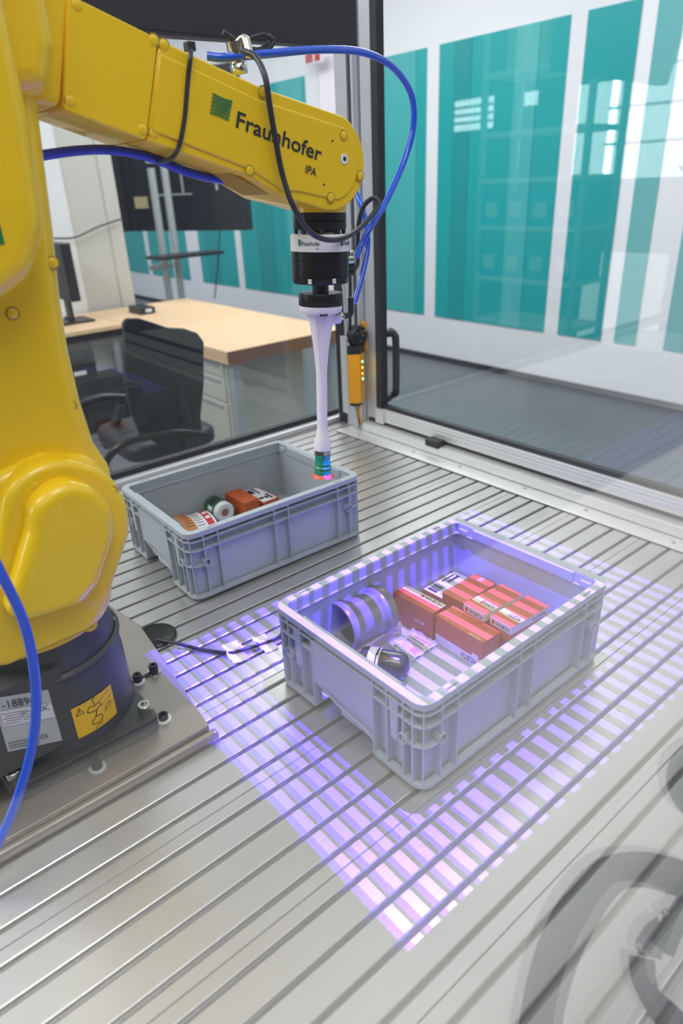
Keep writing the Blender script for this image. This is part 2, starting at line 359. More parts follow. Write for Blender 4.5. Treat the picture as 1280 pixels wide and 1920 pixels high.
def back_of_room():
    """what stands behind and beside the camera; the door glass and the front pane mirror it"""
    FZ = -.9
    w = MB().box(-5, 6, -4.1, -4, FZ, 2.9).build('wall_front', M['wall_grey']); tag(w, None, None, kind='structure')
    w = MB().box(-4.4, -4.3, -4, 12, FZ, 2.9).build('wall_right', M['wall_grey']); tag(w, None, None, kind='structure')
    MX = .884*2
    def mir(u, v, xv): p = at(u, v, 'x', xv); return Vector((MX-p.x, p.y, p.z))
    XW = MX+4.29
    for i, (u0, v0, u1, v1, mm) in enumerate([(852, 190, 922, 240, 'sky_window'), (983, 173, 1006, 196, 'sky_window'), (1086, 160, 1142, 325, 'sky_window'), (1160, 60, 1300, 330, 'sky_window'), (1098, 470, 1216, 712, 'doorway')]):
        a, b = mir(u0, v0, XW), mir(u1, v1, XW)
        n = 'window_%d' % (i+1) if mm == 'sky_window' else 'window_5'
        o = MB().box(-4.300, -4.290, min(a.y, b.y), max(a.y, b.y), min(a.z, b.z), max(a.z, b.z)).build(n, M[mm]); tag(o, None, None, kind='structure')
        if i in (0, 3):
            for k in range(1, 4):
                zz = min(a.z, b.z)+abs(a.z-b.z)*k/4; MB().box(-4.288, -4.27, min(a.y, b.y), max(a.y, b.y), zz-.012, zz+.012).build('glazing_bar', M['alu_frame'], o)
    xv = 4.5; xr = MX-xv
    t = thing('storage_shelf', 'steel shelf with blue bins mirrored in the right glass door', 'shelf', (xr, 2.2, FZ))
    a = mir(898, 420, xv).y; b = mir(1085, 420, xv).y; y0, y1 = min(a, b), max(a, b)
    for y in (y0, y1):
        for dx in (0, -.45): MB().box(xr+dx-.02, xr+dx+.02, y-.02, y+.02, FZ, mir(900, 60, xv).z).build('upright', M['shelfgrey'], t)
    lv = [mir(905, v, xv).z for v in (145, 255, 340, 426, 520, 600)]
    for z in lv: MB().box(xr-.47, xr+.03, y0, y1, z-.02, z+.015).build('shelf_board', M['paper'], t)
    n = 4; w_ = (y1-y0)/n
    for li, (z, lab) in enumerate(((lv[3], 'upper'), (lv[4], 'lower'))):
        for k in range(n):
            bt = thing('blue_bin', 'blue storage bin on the %s level of the mirrored shelf, %s from the post' % (lab, ('fourth', 'third', 'second', 'first')[k]), 'bin', (xr, y0+(k+.5)*w_, z), 'blue bins on the mirrored shelf')
            ya, yb = y0+k*w_+.02, y0+(k+1)*w_-.02; h = .26
            mb = MB(); mb.box(xr-.4, xr, ya, yb, z+.015, z+.03); mb.box(xr-.01, xr, ya, yb, z+.03, z+h); mb.box(xr-.4, xr-.39, ya, yb, z+.03, z+h); mb.box(xr-.4, xr, ya, ya+.01, z+.03, z+h); mb.box(xr-.4, xr, yb-.01, yb, z+.03, z+h)
            mb.build('body', M['bluebin'], bt); MB().box(xr, xr+.003, (ya+yb)/2-.06, (ya+yb)/2+.06, z+.08, z+.19).build('card', M['paper'], bt)
    for k, (ya, yb) in enumerate(((y0+.04, y0+w_*1.4), (y0+w_*1.7, y0+w_*3.2))):
        c = thing('storage_carton', ('narrow', 'wide')[k]+' brown carton on the top level of the mirrored shelf', 'box', (xr, ya, lv[0]), 'cartons on the mirrored shelf')
        MB().box(xr-.35, xr, ya, yb, lv[0]+.015, lv[0]+.30).build('board', M['carton'], c, bevel=.004); MB().box(xr, xr+.002, (ya+yb)/2-.03, (ya+yb)/2+.03, lv[0]+.015, lv[0]+.30).build('tape_band', M['boxwhite'], c)
    # pale bench outside the front pane, added to veil it; the strap hangs above
    be = thing('veil_reflector', 'pale bench top outside the front pane, added unseen to veil the glass', 'reflector', (.4, -.9, FZ))
    MB().box(-.8, 2.2, -1.22, -.495, -.14, -.10).build('top', M['reflector'], be, bevel=.004)
    for x in (-.7, 2.1):
        for y in (-1.16, -.56): MB().box(x-.03, x+.03, y-.03, y+.03, FZ, -.14).build('leg', M['shelfgrey'], be)
    YP = -.3835*2
    def mv(u, v, t_): p = CAM+ray(u, v)*t_; return Vector((p.x, YP-p.y, p.z))
    st = thing('carrying_strap', 'dark grey strap loop with a black buckle, mirrored in the glass at the lower right', 'strap', mv(1150, 1640, .55))
    def ribbon(Lp, name, mm, t_=.55):
        pl = spline([mv(a, b, t_) for a, b, c, d in Lp], 5); pr = spline([mv(c, d, t_) for a, b, c, d in Lp], 5); n_ = len(pl)
        o = MB(); o.add(pl+pr, [(i, i+1, n_+i+1, n_+i) for i in range(n_-1)], True); o = o.build(name, M[mm], st)
        q = o.modifiers.new('thick', 'SOLIDIFY'); q.thickness = .002
    ribbon([(955, 2060, 1045, 2060), (975, 1900, 1052, 1920), (1000, 1790, 1082, 1805), (1045, 1690, 1125, 1720), (1110, 1617, 1165, 1668), (1180, 1597, 1205, 1662), (1240, 1602, 1245, 1672), (1300, 1625, 1290, 1690), (1380, 1690, 1330, 1740)], 'webbing', 'strap')
    ribbon([(1178, 1790, 1225, 1800), (1184, 1840, 1232, 1850), (1215, 1900, 1262, 1880), (1265, 1960, 1300, 1915), (1340, 2010, 1350, 1950)], 'webbing', 'strap')
    pr = [(1232, 1735), (1262, 1690), (1290, 1640), (1330, 1650), (1290, 1730), (1262, 1795), (1240, 1785), (1218, 1760)]
    pp = [mv(u, v, .545) for u, v in pr]; pb = [mv(u, v, .575) for u, v in pr]; n_ = len(pr)
    MB().add(pp+pb, [tuple(range(n_)), tuple(range(2*n_-1, n_-1, -1))]+[(i, (i+1) % n_, n_+(i+1) % n_, n_+i) for i in range(n_)], False).build('buckle', M['black'], st)
    pr = [(1208, 1735), (1232, 1718), (1245, 1760), (1240, 1800), (1198, 1790), (1190, 1765)]
    pp = [mv(u, v, .548) for u, v in pr]; pb = [mv(u, v, .556) for u, v in pr]; n_ = len(pr)
    MB().add(pp+pb, [tuple(range(n_)), tuple(range(2*n_-1, n_-1, -1))]+[(i, (i+1) % n_, n_+(i+1) % n_, n_+i) for i in range(n_)], False).build('buckle_plate', M['strapmetal'], st)
    for u, v in ((1247, 1712), (1199, 1777)):
        c = mv(u, v, .540); MB().lathe([(0, -.0035), (.002, -.003), (.0035, 0), (.002, .003), (0, .0035)], Matrix.Translation(c), 12).build('rivet', M['steel'], st)
    c = mv(1335, 1470, .55)
    rd = thing('lens_hood', 'round dark lens hood mirrored at the right edge of the front glass', 'lens hood', c)
    dn = (CAM-Vector((c.x, YP-c.y, c.z))).normalized(); dn = Vector((dn.x, -dn.y, dn.z))
    MB().lathe([(.030, .004), (.033, .006), (.034, 0), (.031, -.03), (0, -.03)], axis_matrix(c, dn), 32).build('hood', M['strap'], rd)

# ------------------------------------------------------------------ slotted aluminium worktop
P, YC0 = .04017, .0135
def worktop():
    t = thing('slotted_worktop', 'aluminium machine table of long slotted planks under the robot and crates', 'table', (0, 0, -.015))
    X0, X1 = -.95, .88
    def prof(y0):
        pts = [(y0+.0004, -.014), (y0+.0004, -.0009), (y0+.0012, 0)]
        for k in range(4):
            c = y0+P*(k+.5); h = .0034
            pts += [(c-h-.0011, 0), (c-h, -.0008), (c-h, -.0045), (c-h-.003, -.0045), (c-h-.003, -.0125), (c+h+.003, -.0125), (c+h+.003, -.0045), (c+h, -.0045), (c+h, -.0009), (c+h+.0013, 0)]
        y1 = y0+4*P
        pts += [(y1-.0012, 0), (y1-.0004, -.0009), (y1-.0004, -.014)]
        return pts
    n = 0
    for mI in range(-3, 8):
        y0 = YC0-P/2+mI*4*P
        if y0 < -.37-.161: continue
        pr = prof(0)
        vs = [(X0, y, z) for y, z in pr]+[(X1, y, z) for y, z in pr]; k = len(pr)
        fs = [(i, i+1, k+i+1, k+i) for i in range(k-1)]
        mb = MB(); mb.add(vs, fs, False)
        mb.cur = 1
        mb.box(X0, X1, .0004, 4*P-.0004, -.0165, -.0141)
        if n == 0:
            o = mb.build('plank', [M['alu'], M['alu']], t); base = o.data
        else:
            o = bpy.data.objects.new('plank', base); C.objects.link(o); o.parent = t; o.matrix_parent_inverse = t.matrix_basis.inverted()
        o.location = (0, y0, 0); n += 1
    # cover strip along the far edge with screws
    st = fillet([(.803, -.5), (.846, -.5), (.846, 1.118), (.790, 1.118)], 0)
    MB().prism(st, XY, .0015, .0045).build('cover_strip', M['strip'], t)
    for (u, v) in [(673, 817), (775, 848), (862, 875), (984, 916), (1098, 957), (1262, 1018)]:
        q = at(u, v, 'z', .0045)
        MB().lathe([(0, .0075), (.003, .0073), (.0038, .0062), (.004, .0042)], Matrix.Translation((q.x, q.y, 0)), 12).build('screw', M['steel'], t)
worktop()

# ------------------------------------------------------------------ robot mounting plate
def mounting_plate():
    t = thing('mounting_plate', 'brown-grey milled aluminium plate bolted under the yellow robot', 'plate', (-.3, .42, 0))
    out = fillet([(-.139, .268), (-.106, .552), (-.12, .66), (-.75, .66), (-.75, .262)], .003)
    MB().prism(out, XY, .0005, .020, 0, .0015, 2).build('plate', M['alu_plate'], t)
    MB().box(-.75, -.132, .254, .2655, .0005, .0150).build('edge_rail', M['alu_plate'], t, bevel=.004)
    def bolt(u, v, r, h, m_, z0=.020, wash=None):
        q = at(u, v, 'z', z0)
        if wash: MB().lathe([(0, z0+.002), (r*1.55, z0+.002), (r*1.6, z0+.0012), (r*1.6, z0)], Matrix.Translation((q.x, q.y, 0)), 24).build('washer', M[wash], t); z0 += .002
        T = Matrix.Translation((q.x, q.y, 0))
        MB().lathe([(0, z0+h*.45), (r*.5, z0+h*.45), (r*.5, z0+h), (r*.9, z0+h), (r, z0+h*.92), (r, z0)], T, 20).build('bolt', M[m_], t)
    bolt(259, 1278, .0068, .012, 'black', wash='label2'); bolt(289, 1260, .0068, .012, 'black', wash='steel')
    bolt(307, 1349, .0068, .008, 'blackgloss', wash='label2'); bolt(183, 1440, .0068, .013, 'black', wash='label')
    q0 = at(259, 1276, 'z', .0215); q1 = at(289, 1258, 'z', .0215)
    MB().tube([q0, q1], .003, 8).build('clamp_bar', M['black'], t)
mounting_plate()

# ------------------------------------------------------------------ robot
AX = Vector((-.287, .418))
def cylmap(corn, r):
    """corners (bl,br,tr,tl) pixel -> points on the pedestal cylinder"""
    P_ = []
    for (u, v) in corn:
        D = ray(u, v); o = Vector((CAM.x, CAM.y))-AX; d = Vector((D.x, D.y))
        a = d.dot(d); b = 2*o.dot(d); c = o.dot(o)-r*r; t = (-b-math.sqrt(max(0, b*b-4*a*c)))/(2*a)
        q = CAM+D*t; P_.append((math.atan2(q.y-AX.y, q.x-AX.x), q.z))
    def fn(u, v, off=.0006):
        a = [(P_[0][i]*(1-u)+P_[1][i]*u)*(1-v)+(P_[3][i]*(1-u)+P_[2][i]*u)*v for i in (0, 1)]
        return Vector((AX.x+(r+off)*math.cos(a[0]), AX.y+(r+off)*math.sin(a[0]), a[1]))
    return fn
def robot():
    t = thing('robot_arm', 'yellow six-axis robot arm with a dark grey pedestal reaching over the crates', 'robot', (AX.x, AX.y, .02))
    Y_ = M['yellow']; n = 48
    # pedestal: square flange, cylinder
    fl = fillet([(-.383, .308), (-.190, .304), (-.190, .512), (-.383, .512)], .014)
    b = MB(); b.prism(fl, XY, .020, .044, 0, .002, 2)
    b.lathe([(.1035, .040), (.1015, .050), (.1, .06), (.0995, .12), (.097, .15), (.093, .175), (.0925, .20), (.09, .215)], Matrix.Translation((AX.x, AX.y, 0)), 64)
    b.lathe([(.0985, .150), (.1012, .153), (.1012, .156), (.097, .160)], Matrix.Translation((AX.x, AX.y, 0)), 64)
    b.box(-.44, -.292, .3182, .50, .062, .175)
    b.build('pedestal', M['grey_cast'], t)
    for (u, v) in [(270, 1323), (24, 1447)]:
        q = at(u, v, 'z', .053)
        MB().lathe([(0, .049), (.0045, .049), (.0045, .056), (.0082, .056), (.009, .0552), (.009, .044)], Matrix.Translation((q.x, q.y, 0)), 24).build('base_bolt', M['steel'], t)
    for (x, y) in [(-.205, .495), (-.37, .495)]:
        MB().lathe([(0, .049), (.0045, .049), (.0045, .056), (.0082, .056), (.009, .0552), (.009, .044)], Matrix.Translation((x, y, 0)), 24).build('base_bolt', M['steel'], t)
    # labels
    yp = .3176; mq_ = quadmap(at(15, 1410, 'y', yp), at(117, 1388, 'y', yp), at(90, 1293, 'y', yp), at(-14, 1310, 'y', yp))
    mp = lambda u, v, off=0: mq_(u, v)+Vector((0, -off, 0))
    wl = patch(lambda u, v: mp(u, v), MB(), nu=12).build('rating_plate', M['label'], t); wl['label'] = 'silver rating plate with serial number'
    mq = lambda u, v: mp(u, v, .0010)
    patch(mq, MB(), .05, .98, .48, .76, nu=10).build('printed_field', M['label2'], wl)
    for s_, bx in [('-188967', (.12, .82, .80, .94)), ('EAC', (.76, .92, .64, .75)), ('CE', (.62, .76, .12, .20))]:
        text_on(s_, lambda u, v: mp(u, v, .0013), M['text'], wl, box=bx)
    for i in range(5): patch(lambda u, v: mp(u, v, .0013), MB(), .06+.05*(i % 2), .34+.05*i, .52+.045*i, .528+.045*i, nu=6).build('print_line', M['text'], wl)
    for i in range(4): patch(lambda u, v: mp(u, v, .0013), MB(), .40, .68, .54+.045*i, .547+.045*i, nu=6).build('print_line', M['text'], wl)
    for i in range(3): patch(lambda u, v: mp(u, v, .0013), MB(), .04, .60, .06+.05*i, .072+.05*i, nu=8).build('print_line', M['text'], wl)
    mc = cylmap([(147, 1385), (219, 1336), (206, 1282), (132, 1330)], .1002)
    cl = patch(lambda u, v: mc(u, v), MB(), nu=12).build('caution_label', M['caution'], t); cl['label'] = 'yellow caution sticker with a small robot drawing'
    def stroke(pts, w=.0006, m_='text'):
        MB().tube([mc(u, v, .0008) for u, v in pts], w, 5).build('drawing_line', M[m_], cl)
    stroke([(.07, .72), (.24, .72), (.155, .93), (.07, .72)]); stroke([(.155, .87), (.155, .78)])
    stroke([(.30, .66), (.36, .80), (.50, .74), (.60, .78), (.64, .66), (.50, .58), (.36, .62), (.30, .66)])
    stroke([(.36, .30), (.46, .40), (.60, .36), (.62, .26), (.50, .16), (.36, .20), (.36, .30)]); stroke([(.46, .40), (.52, .60)]); stroke([(.50, .78), (.46, .95), (.52, .98)])
    stroke([(.62, .78), (.90, .92)], .0003); stroke([(.64, .60), (.92, .72)], .0003); stroke([(.66, .34), (.95, .50)], .0003)
    stroke([(.72, .40), (.86, .44), (.87, .56), (.73, .52), (.72, .40)], .0004)
    stroke([(.40, .06), (.58, .10), (.60, .20)], .0004)
    # turret (rotating body) : lofted casting
    tb = MB(); T = Matrix.Translation((AX.x, AX.y, 0))
    tb.lathe([(.0905, .196), (.0965, .199), (.098, .206), (.097, .235), (.088, .27), (.075, .30), (0, .31)], T, 64)
    body = fillet([(-.375, .215), (-.215, .215), (-.205, .25), (-.178, .32), (-.174, .37), (-.20, .415), (-.25, .43), (-.30, .42), (-.36, .36)], .03, 6)
    tb.prism(body, XZ, .322, .51, .012, .02, 4)
    tb.build('turret', Y_, t)
    for (u, v) in [(165, 1168), (38, 1218)]:   # eyelets at the lower rim
        q = at(u, v, 'y', .327); T2 = Matrix.Translation(q) @ Matrix.Rotation(pi/2, 4, 'X')
        MB().lathe([(.003, .004), (.0035, .0075), (.0085, .0075), (.0095, .005), (.0095, -.02)], T2, 24).build('eyelet', Y_, t)
        MB().lathe([(0, .003), (.0032, .003)], T2, 16).build('eyelet_hole', M['black'], t)
    # shoulder cover facing the camera
    A_ = [(-.355, .212), (-.243, .215), (-.222, .245), (-.181, .318), (-.176, .355), (-.195, .402), (-.233, .428), (-.268, .428), (-.298, .412), (-.318, .36), (-.37, .25)]
    fo = fillet(A_, [.02, .03, .02, .03, .05, .05, .05, .05, .05, .04, .02], 6)
    MB().prism(fo, XZ, .300, .340, .010, .004, 5).build('shoulder_flange', Y_, t)
    B_ = [(-.322, .272), (-.262, .266), (-.236, .285), (-.206, .338), (-.203, .368), (-.219, .398), (-.243, .412), (-.262, .410), (-.283, .398), (-.292, .37), (-.335, .29)]
    sc = MB().prism(fillet(B_, [.02, .02, .02, .03, .03, .03, .03, .03, .03, .03, .015], 6), XZ, .272, .305, .013, 0, 6)
    # flared foot of the raised cover
    sc.build('shoulder_cover', Y_, t)
    # upper arm
    ua = fillet([(-.165, .37), (-.184, .42), (-.189, .47), (-.190, .53), (-.187, .58), (-.180, .64), (-.170, .75), (-.160, .95), (-.40, .95), (-.40, .60), (-.345, .40), (-.30, .34), (-.21, .33)], .035, 4)
    MB().prism(ua, XZ, .338, .47, .022, .022, 6).build('upper_arm', Y_, t)
    jc = fillet([(-.199, .98), (-.199, .74), (-.205, .655), (-.226, .612), (-.262, .592), (-.345, .588), (-.42, .66), (-.42, .98)], [0, .03, .04, .05, .04, .05, .04, 0], 6)
    MB().prism(jc, XZ, .285, .345, .020, 0, 6).build('elbow_cover', Y_, t)
    # elbow housing left of the seam
    an = math.radians(-18.7)
    eh = fillet([(-.36, .93), (-.36, .80), (-.20, .765), (-.1385, .7575), (-.106, .865), (-.12, .90), (-.2, .95)], .010)
    MB().prism(eh, XZ, .377, .50, .006, .009, 5).build('elbow_housing', Y_, t)
    MB().prism(fillet([(-.26, .93), (-.26, .76), (-.165, .763), (-.150, .80), (-.150, .93)], .02), XZ, .32, .40, .02, 0, 5).build('elbow_boss', Y_, t)
    # forearm sections
    f1 = [(-.1375, .7555), (-.053, .7285), (-.0225, .823), (-.112, .8525)]
    MB().prism(fillet(f1, .004, 3), XZ, .375, .472, .0015, .004, 3).build('forearm_rear_section', Y_, t)
    c0 = Vector((.2065, .7030)); R_ = .0585
    arc = [(c0.x+R_*math.cos(a), c0.y+R_*math.sin(a)) for a in [math.radians(q) for q in range(66, -112, -8)]]
    f2 = [(-.0517, .7283), (-.0212, .8225), (.104, .784)]+arc+[(.165, .654), (.124, .664), (.075, .690), (-.02, .7175)]
    MB().prism(f2, XZ, .375, .472, .0025, .008, 3).build('forearm', Y_, t)
    # raised cover outline near the wrist
    arc2 = [(c0.x+.046*math.cos(a), c0.y+.046*math.sin(a)) for a in [math.radians(q) for q in range(62, -85, -8)]]
    f3 = fillet([(.07, .715), (.10, .766)], 0)+arc2+[(.150, .672)]
    MB().prism([(-.046, .738), (-.024, .810), (.098, .771)]+arc2+[(.150, .670), (.124, .672), (.078, .697)], XZ, .3728, .377, .0018, 0, 3).build('wrist_cover', Y_, t)
    for (u, v) in [(145, 8), (133, 190), (289, 75), (308, 84), (268, 243), (289, 250), (494, 172), (645, 254), (469, 320), (676, 330), (621, 370)]:
        q = at(u, v, 'y', .374 if u < 460 else .3715)
        TT = Matrix.Translation(q+Vector((0, .0012, 0))) @ Matrix.Rotation(pi/2, 4, 'X'); c_ = MB().lathe([(0, .0014), (.0042, .0012), (.0052, .0006), (.0053, -.002)], TT, 20).build('screw_cap', Y_, t); MB().lathe([(.0053, .0002), (.0068, .0001)], TT, 20).build('cap_shade', M['yellow_shade'], c_)  # darker yellow ring painted for the shade around each cap
    for (u, v, yy) in [(65, 910, .3005), (210, 922, .302), (99, 493, .340), (24, 588, .337), (92, 614, .339), (133, 762, .340), (93, 1192, .321)]:
        q = at(u, v, 'y', yy)
        TT = Matrix.Translation(q) @ Matrix.Rotation(pi/2, 4, 'X'); c_ = MB().lathe([(0, .0010), (.0042, .0008), (.0052, 0), (.0052, -.008)], TT, 20).build('screw_cap', Y_, t); MB().lathe([(.0053, -.0002), (.0070, -.0006), (.0070, -.006)], TT, 20).build('cap_shade', M['yellow_shade'], c_)  # shade around the cap painted as a darker yellow ring
    q = at(645, 298, 'y', .3725)
    MB().lathe([(0, .001), (.0062, .001), (.0065, 0)], Matrix.Translation(q) @ Matrix.Rotation(pi/2, 4, 'X'), 20).build('axis_mark', M['white'], t)
    MB().lathe([(0, .0014), (.0027, .0014), (.0027, 0)], Matrix.Translation(q) @ Matrix.Rotation(pi/2, 4, 'X'), 16).build('axis_pin', M['text'], t)
    for uv in [(623, 264), (607, 346)]:
        q = at(*uv, 'y', .3725); MB().lathe([(0, .0008), (.0012, .0008), (.0012, 0)], Matrix.Translation(q) @ Matrix.Rotation(pi/2, 4, 'X'), 10).build('pin_hole', M['black'], t)
    # underside recess, its shade put into a darker yellow
    MB().prism([(.05, .6985), (.122, .6655), (.15, .668), (.11, .690)], XZ, .392, .455).build('underside_recess', M['yellow_shade'], t)
    # lettering on the forearm
    yy = .3720
    a, b_ = at(442, 238, 'y', yy), at(601, 303, 'y', yy)
    up = Vector((-(b_-a).z, 0, (b_-a).x)).normalized()*(at(451, 209, 'y', yy)-at(442, 238, 'y', yy)).length
    text_on('Fraunhofer', quadmap(a, b_, b_+up, a+up, 0), M['text'], t, bold=True)
    a, b_ = at(572, 324, 'y', yy), at(592, 331, 'y', yy)
    text_on('IPA', quadmap(a, b_, b_+up*.55, a+up*.55, 0), M['text'], t, bold=True)
    g = MB()
    L0, L1 = at(399, 173, 'y', yy-.0002), at(393, 215, 'y', yy-.0002); R0, R1 = at(436, 188, 'y', yy-.0002), at(428, 231, 'y', yy-.0002)
    for k in range(6):   # fan of stripes
        p0 = k/6; la, lb = p0+.015, p0+.105; ra, rb = .01+p0*.97, .01+p0*.97+.125-.008*k
        pts = [L0.lerp(L1, la), R0.lerp(R1, ra), R0.lerp(R1, rb), L0.lerp(L1, lb)]
        ms = [(pts[0].lerp(pts[1], s_/5)+Vector((0, 0, -.0012*math.sin(pi*s_/5)*(3-k)/3))) for s_ in range(6)]
        ns = [(pts[3].lerp(pts[2], s_/5)+Vector((0, 0, -.0012*math.sin(pi*s_/5)*(3-k)/3))) for s_ in range(6)]
        g.add(ms+ns, [(i, i+1, 7+i, 6+i) for i in range(5)], False)
    g.build('fan_emblem', M['print_green'], t)
    g2 = at(0, 430, 'y', .2845); MB().box(g2.x-.02, g2.x+.001, .2842, .2848, g2.z-.012, g2.z+.012).build('green_mark', M['print_green'], t)
robot()

# ------------------------------------------------------------------ suction gripper (tool) : along a slightly tilted axis
T_bot = at(605, 892, 'y', .42); T_top = at(599, 400, 'y', .42)
def axis_matrix(o, d):
    d = d.normalized(); x = Vector((1, 0, 0)); x = (x-d*x.dot(d)).normalized(); y = d.cross(x)
    m_ = Matrix.Identity(4)
    for i in range(3): m_[i][0], m_[i][1], m_[i][2], m_[i][3] = x[i], y[i], d[i], o[i]
    return m_
GM = axis_matrix(T_bot, T_top-T_bot); GL = (T_top-T_bot).length
def gz(v):   # pixel row -> height along the tool axis
    best = min(range(0, 2001), key=lambda k: abs(_row(GM @ Vector((0, 0, GL*1.15*k/2000)))-v)); return GL*1.15*best/2000
def _row(p):
    d = p-CAM; return H/2-FL*d.dot(_u)/d.dot(_f)
def gripper():
    t = thing('suction_gripper', 'black and white tool with a slim printed suction tube hanging from the arm', 'gripper', T_bot)
    z = {v: gz(v) for v in (365, 398, 430, 436, 440, 470, 530, 535, 548, 558, 572, 580, 585, 600, 640, 700, 800, 815, 842, 850, 888, 893)}
    L = lambda prof, name, m_, n=40: MB().lathe(prof, GM, n).build(name, M[m_], t)
    L([(.0, z[365]), (.035, z[365]), (.0375, z[365]-.004), (.0375, z[398]), (0, z[398])], 'yellow_neck', 'yellow')
    L([(0, z[398]), (.0375, z[398]-.0002), (.038, z[398]-.002), (.038, z[398]-.010), (.0362, z[398]-.011), (.038, z[398]-.012), (.038, z[430]+.002), (.037, z[430]), (.028, z[430]), (.028, z[436]), (0, z[436])], 'tool_changer', 'anod_black')
    for k in range(8):
        a = k*pi/4+.2; MB().lathe([(0, -.006), (.003, -.006), (.003, .002)], GM @ Matrix.Translation((.034*math.cos(a), .034*math.sin(a), z[430]-.001)), 10).build('cap_screw', M['black'], t)
    wz0, wz1 = z[470], z[440]
    L([(0, wz1+.001), (.040, wz1+.001), (.0425, wz1-.001), (.0425, wz0), (0, wz0)], 'white_collar', 'white')
    L([(0, wz0), (.0418, wz0-.0002), (.0418, z[470]-.012), (.0411, z[470]-.0125), (.0418, z[470]-.013), (.0418, z[530]+.01), (.0411, z[530]+.0095), (.0418, z[530]+.009), (.0412, z[530]+.002), (.040, z[530]), (0, z[530])], 'black_body', 'anod_black')
    L([(.012, z[530]+.002), (.012, z[558]-.002)], 'shaft', 'black')
    L([(0, z[548]), (.0322, z[548]), (.0328, z[548]-.001), (.0328, z[572]+.001), (.032, z[572]), (0, z[572])], 'black_flange', 'anod_black')
    L([(0, z[572]), (.0322, z[572]), (.0322, z[580]), (.030, z[585]), (0, z[585])], 'white_flange', 'nylon')
    # printed body, flaring cone with ribs then slim tube
    L([(.0215, z[580]), (.0215, z[585]-.004), (.0165, z[600]-.01), (.0125, z[640]-.006), (.0098, z[640]-.03), (.0085, z[700]), (.0084, z[800]), (.010, z[815]-.001), (.0135, z[815]-.010), (.0137, z[842]), (.012, z[842]-.001), (0, z[842]-.001)], 'printed_tube', 'nylon')
    for k in range(4):
        a = k*pi/2+.5; d = Vector((math.cos(a), math.sin(a), 0)); e = Vector((-math.sin(a), math.cos(a), 0))*.0012
        pr = [(.016, z[585]), (.0245, z[585]), (.019, z[600]-.004), (.0125, z[640]-.008), (.010, z[640]-.035), (.006, z[640]-.035)]
        vs = [GM @ (d*r_+e*s_+Vector((0, 0, zz))) for s_ in (1, -1) for r_, zz in pr]; m_ = len(pr)
        MB().add(vs, [tuple(range(m_)), tuple(range(2*m_-1, m_-1, -1))]+[(i, (i+1) % m_, m_+(i+1) % m_, m_+i) for i in range(m_)], False).build('tube_rib', M['nylon'], t)
    for a in (-1.05, -2.1, 0, 2.0):
        MB().box(-.006, .006, -.003, .003, -.007, .001, GM @ Matrix.Rotation(a, 4, 'Z') @ Matrix.Translation((.0275, 0, z[580])) @ Matrix.Rotation(pi/2, 4, 'Z')).build('clip', M['steel'], t, bevel=.0006)
    # metal ring and bellows cup
    L([(0, z[842]), (.0140, z[842]), (.0140, z[850]), (0, z[850])], 'hex_ring', 'steel', 6)
    c1, c0 = z[850], z[888]; h = c1-c0
    L([(.0105, c1), (.0125, c1-h*.05), (.0125, c1-h*.22), (.0118, c1-h*.36), (.0138, c1-h*.46), (.0118, c1-h*.56), (.0145, c1-h*.66), (.0122, c1-h*.76), (.0142, c1-h*.86), (.0135, c1-h*1.0), (0, c1-h*.98)], 'bellows', 'green_sil')
    L([(.0135, c0+.001), (.0165, c0-.0015), (.0185, c0-.0045), (.0170, c0-.005), (.010, c0-.001), (0, c0)], 'cup_lip', 'red_sil')
    # side port and elbow fittings
    dv = (at(640, 592, 'y', .41)-GM @ Vector((0, 0, z[600]+.003))); dv.z = 0; dv = dv.normalized()
    p0 = GM @ Vector((0, 0, z[600]+.002)); up = Vector((0, 0, 1))
    MB().tube([p0+dv*.005, p0+dv*.030], .0105, 20).build('side_port', M['nylon'], t)
    MB().tube([p0+dv*.0300, p0+dv*.037], .0065, 6).build('hex_fitting', M['steel'], t)
    MB().tube(spline([p0+dv*.037, p0+dv*.044, p0+dv*.049+up*.004, p0+dv*.050+up*.026]), .0045, 12).build('elbow_fitting', M['black'], t)
    for vv, nm, mm in [(492, 'metal_fitting', 'steel'), (514, 'black_fitting', 'blackgloss')]:
        zz = gz(vv); c = GM @ Vector((0, 0, zz)); e = (at(668, vv, 'y', .41)-c); e.z = 0; e = e.normalized()
        MB().tube([c+e*.040, c+e*.054], .0082, 20).build(nm, M[mm], t, bevel=.001)
        MB().lathe([(0, -.004), (.0068, -.004), (.0068, .010), (.005, .013), (.0, .013)], Matrix.Translation(c+e*.052), 20).build(nm, M[mm], t)
    # small square white marks
    for (u, v) in [(557, 521), (628, 522)]:
        q = at(u, v, 'y', .376); d = q-(GM @ Vector((0, 0, gz(v)))); d.z = 0; d.normalize(); c = (GM @ Vector((0, 0, gz(v))))+d*.0421; s_ = Vector((-d.y, d.x, 0))*.0028; w = Vector((0, 0, .0034))
        MB().add([c-s_-w, c+s_-w, c+s_+w, c-s_+w], [(0, 1, 2, 3)], False).build('square_mark', M['paper'], t)
    # printed names on the white collar
    def col(a0, a1, z0, z1):
        def fn(u, v):
            a = a0+(a1-a0)*u; return GM @ Vector((.0428*math.cos(a), .0428*math.sin(a), z0+(z1-z0)*v))
        return fn
    zc = (wz0+wz1)/2; hd = math.atan2(-1, -.95)
    for a0 in (hd-.56, hd+.98):
        text_on('Fraunhofer', col(a0, a0+.66, zc-.0025, zc+.0035), M['text'], t, bold=True)
        text_on('IPA', col(a0+.52, a0+.62, zc-.0075, zc-.0050), M['text'], t)
        patch(col(a0-.14, a0-.03, zc-.003, zc+.0055), MB(), nu=3).build('green_mark', M['print_green'], t)
gripper()

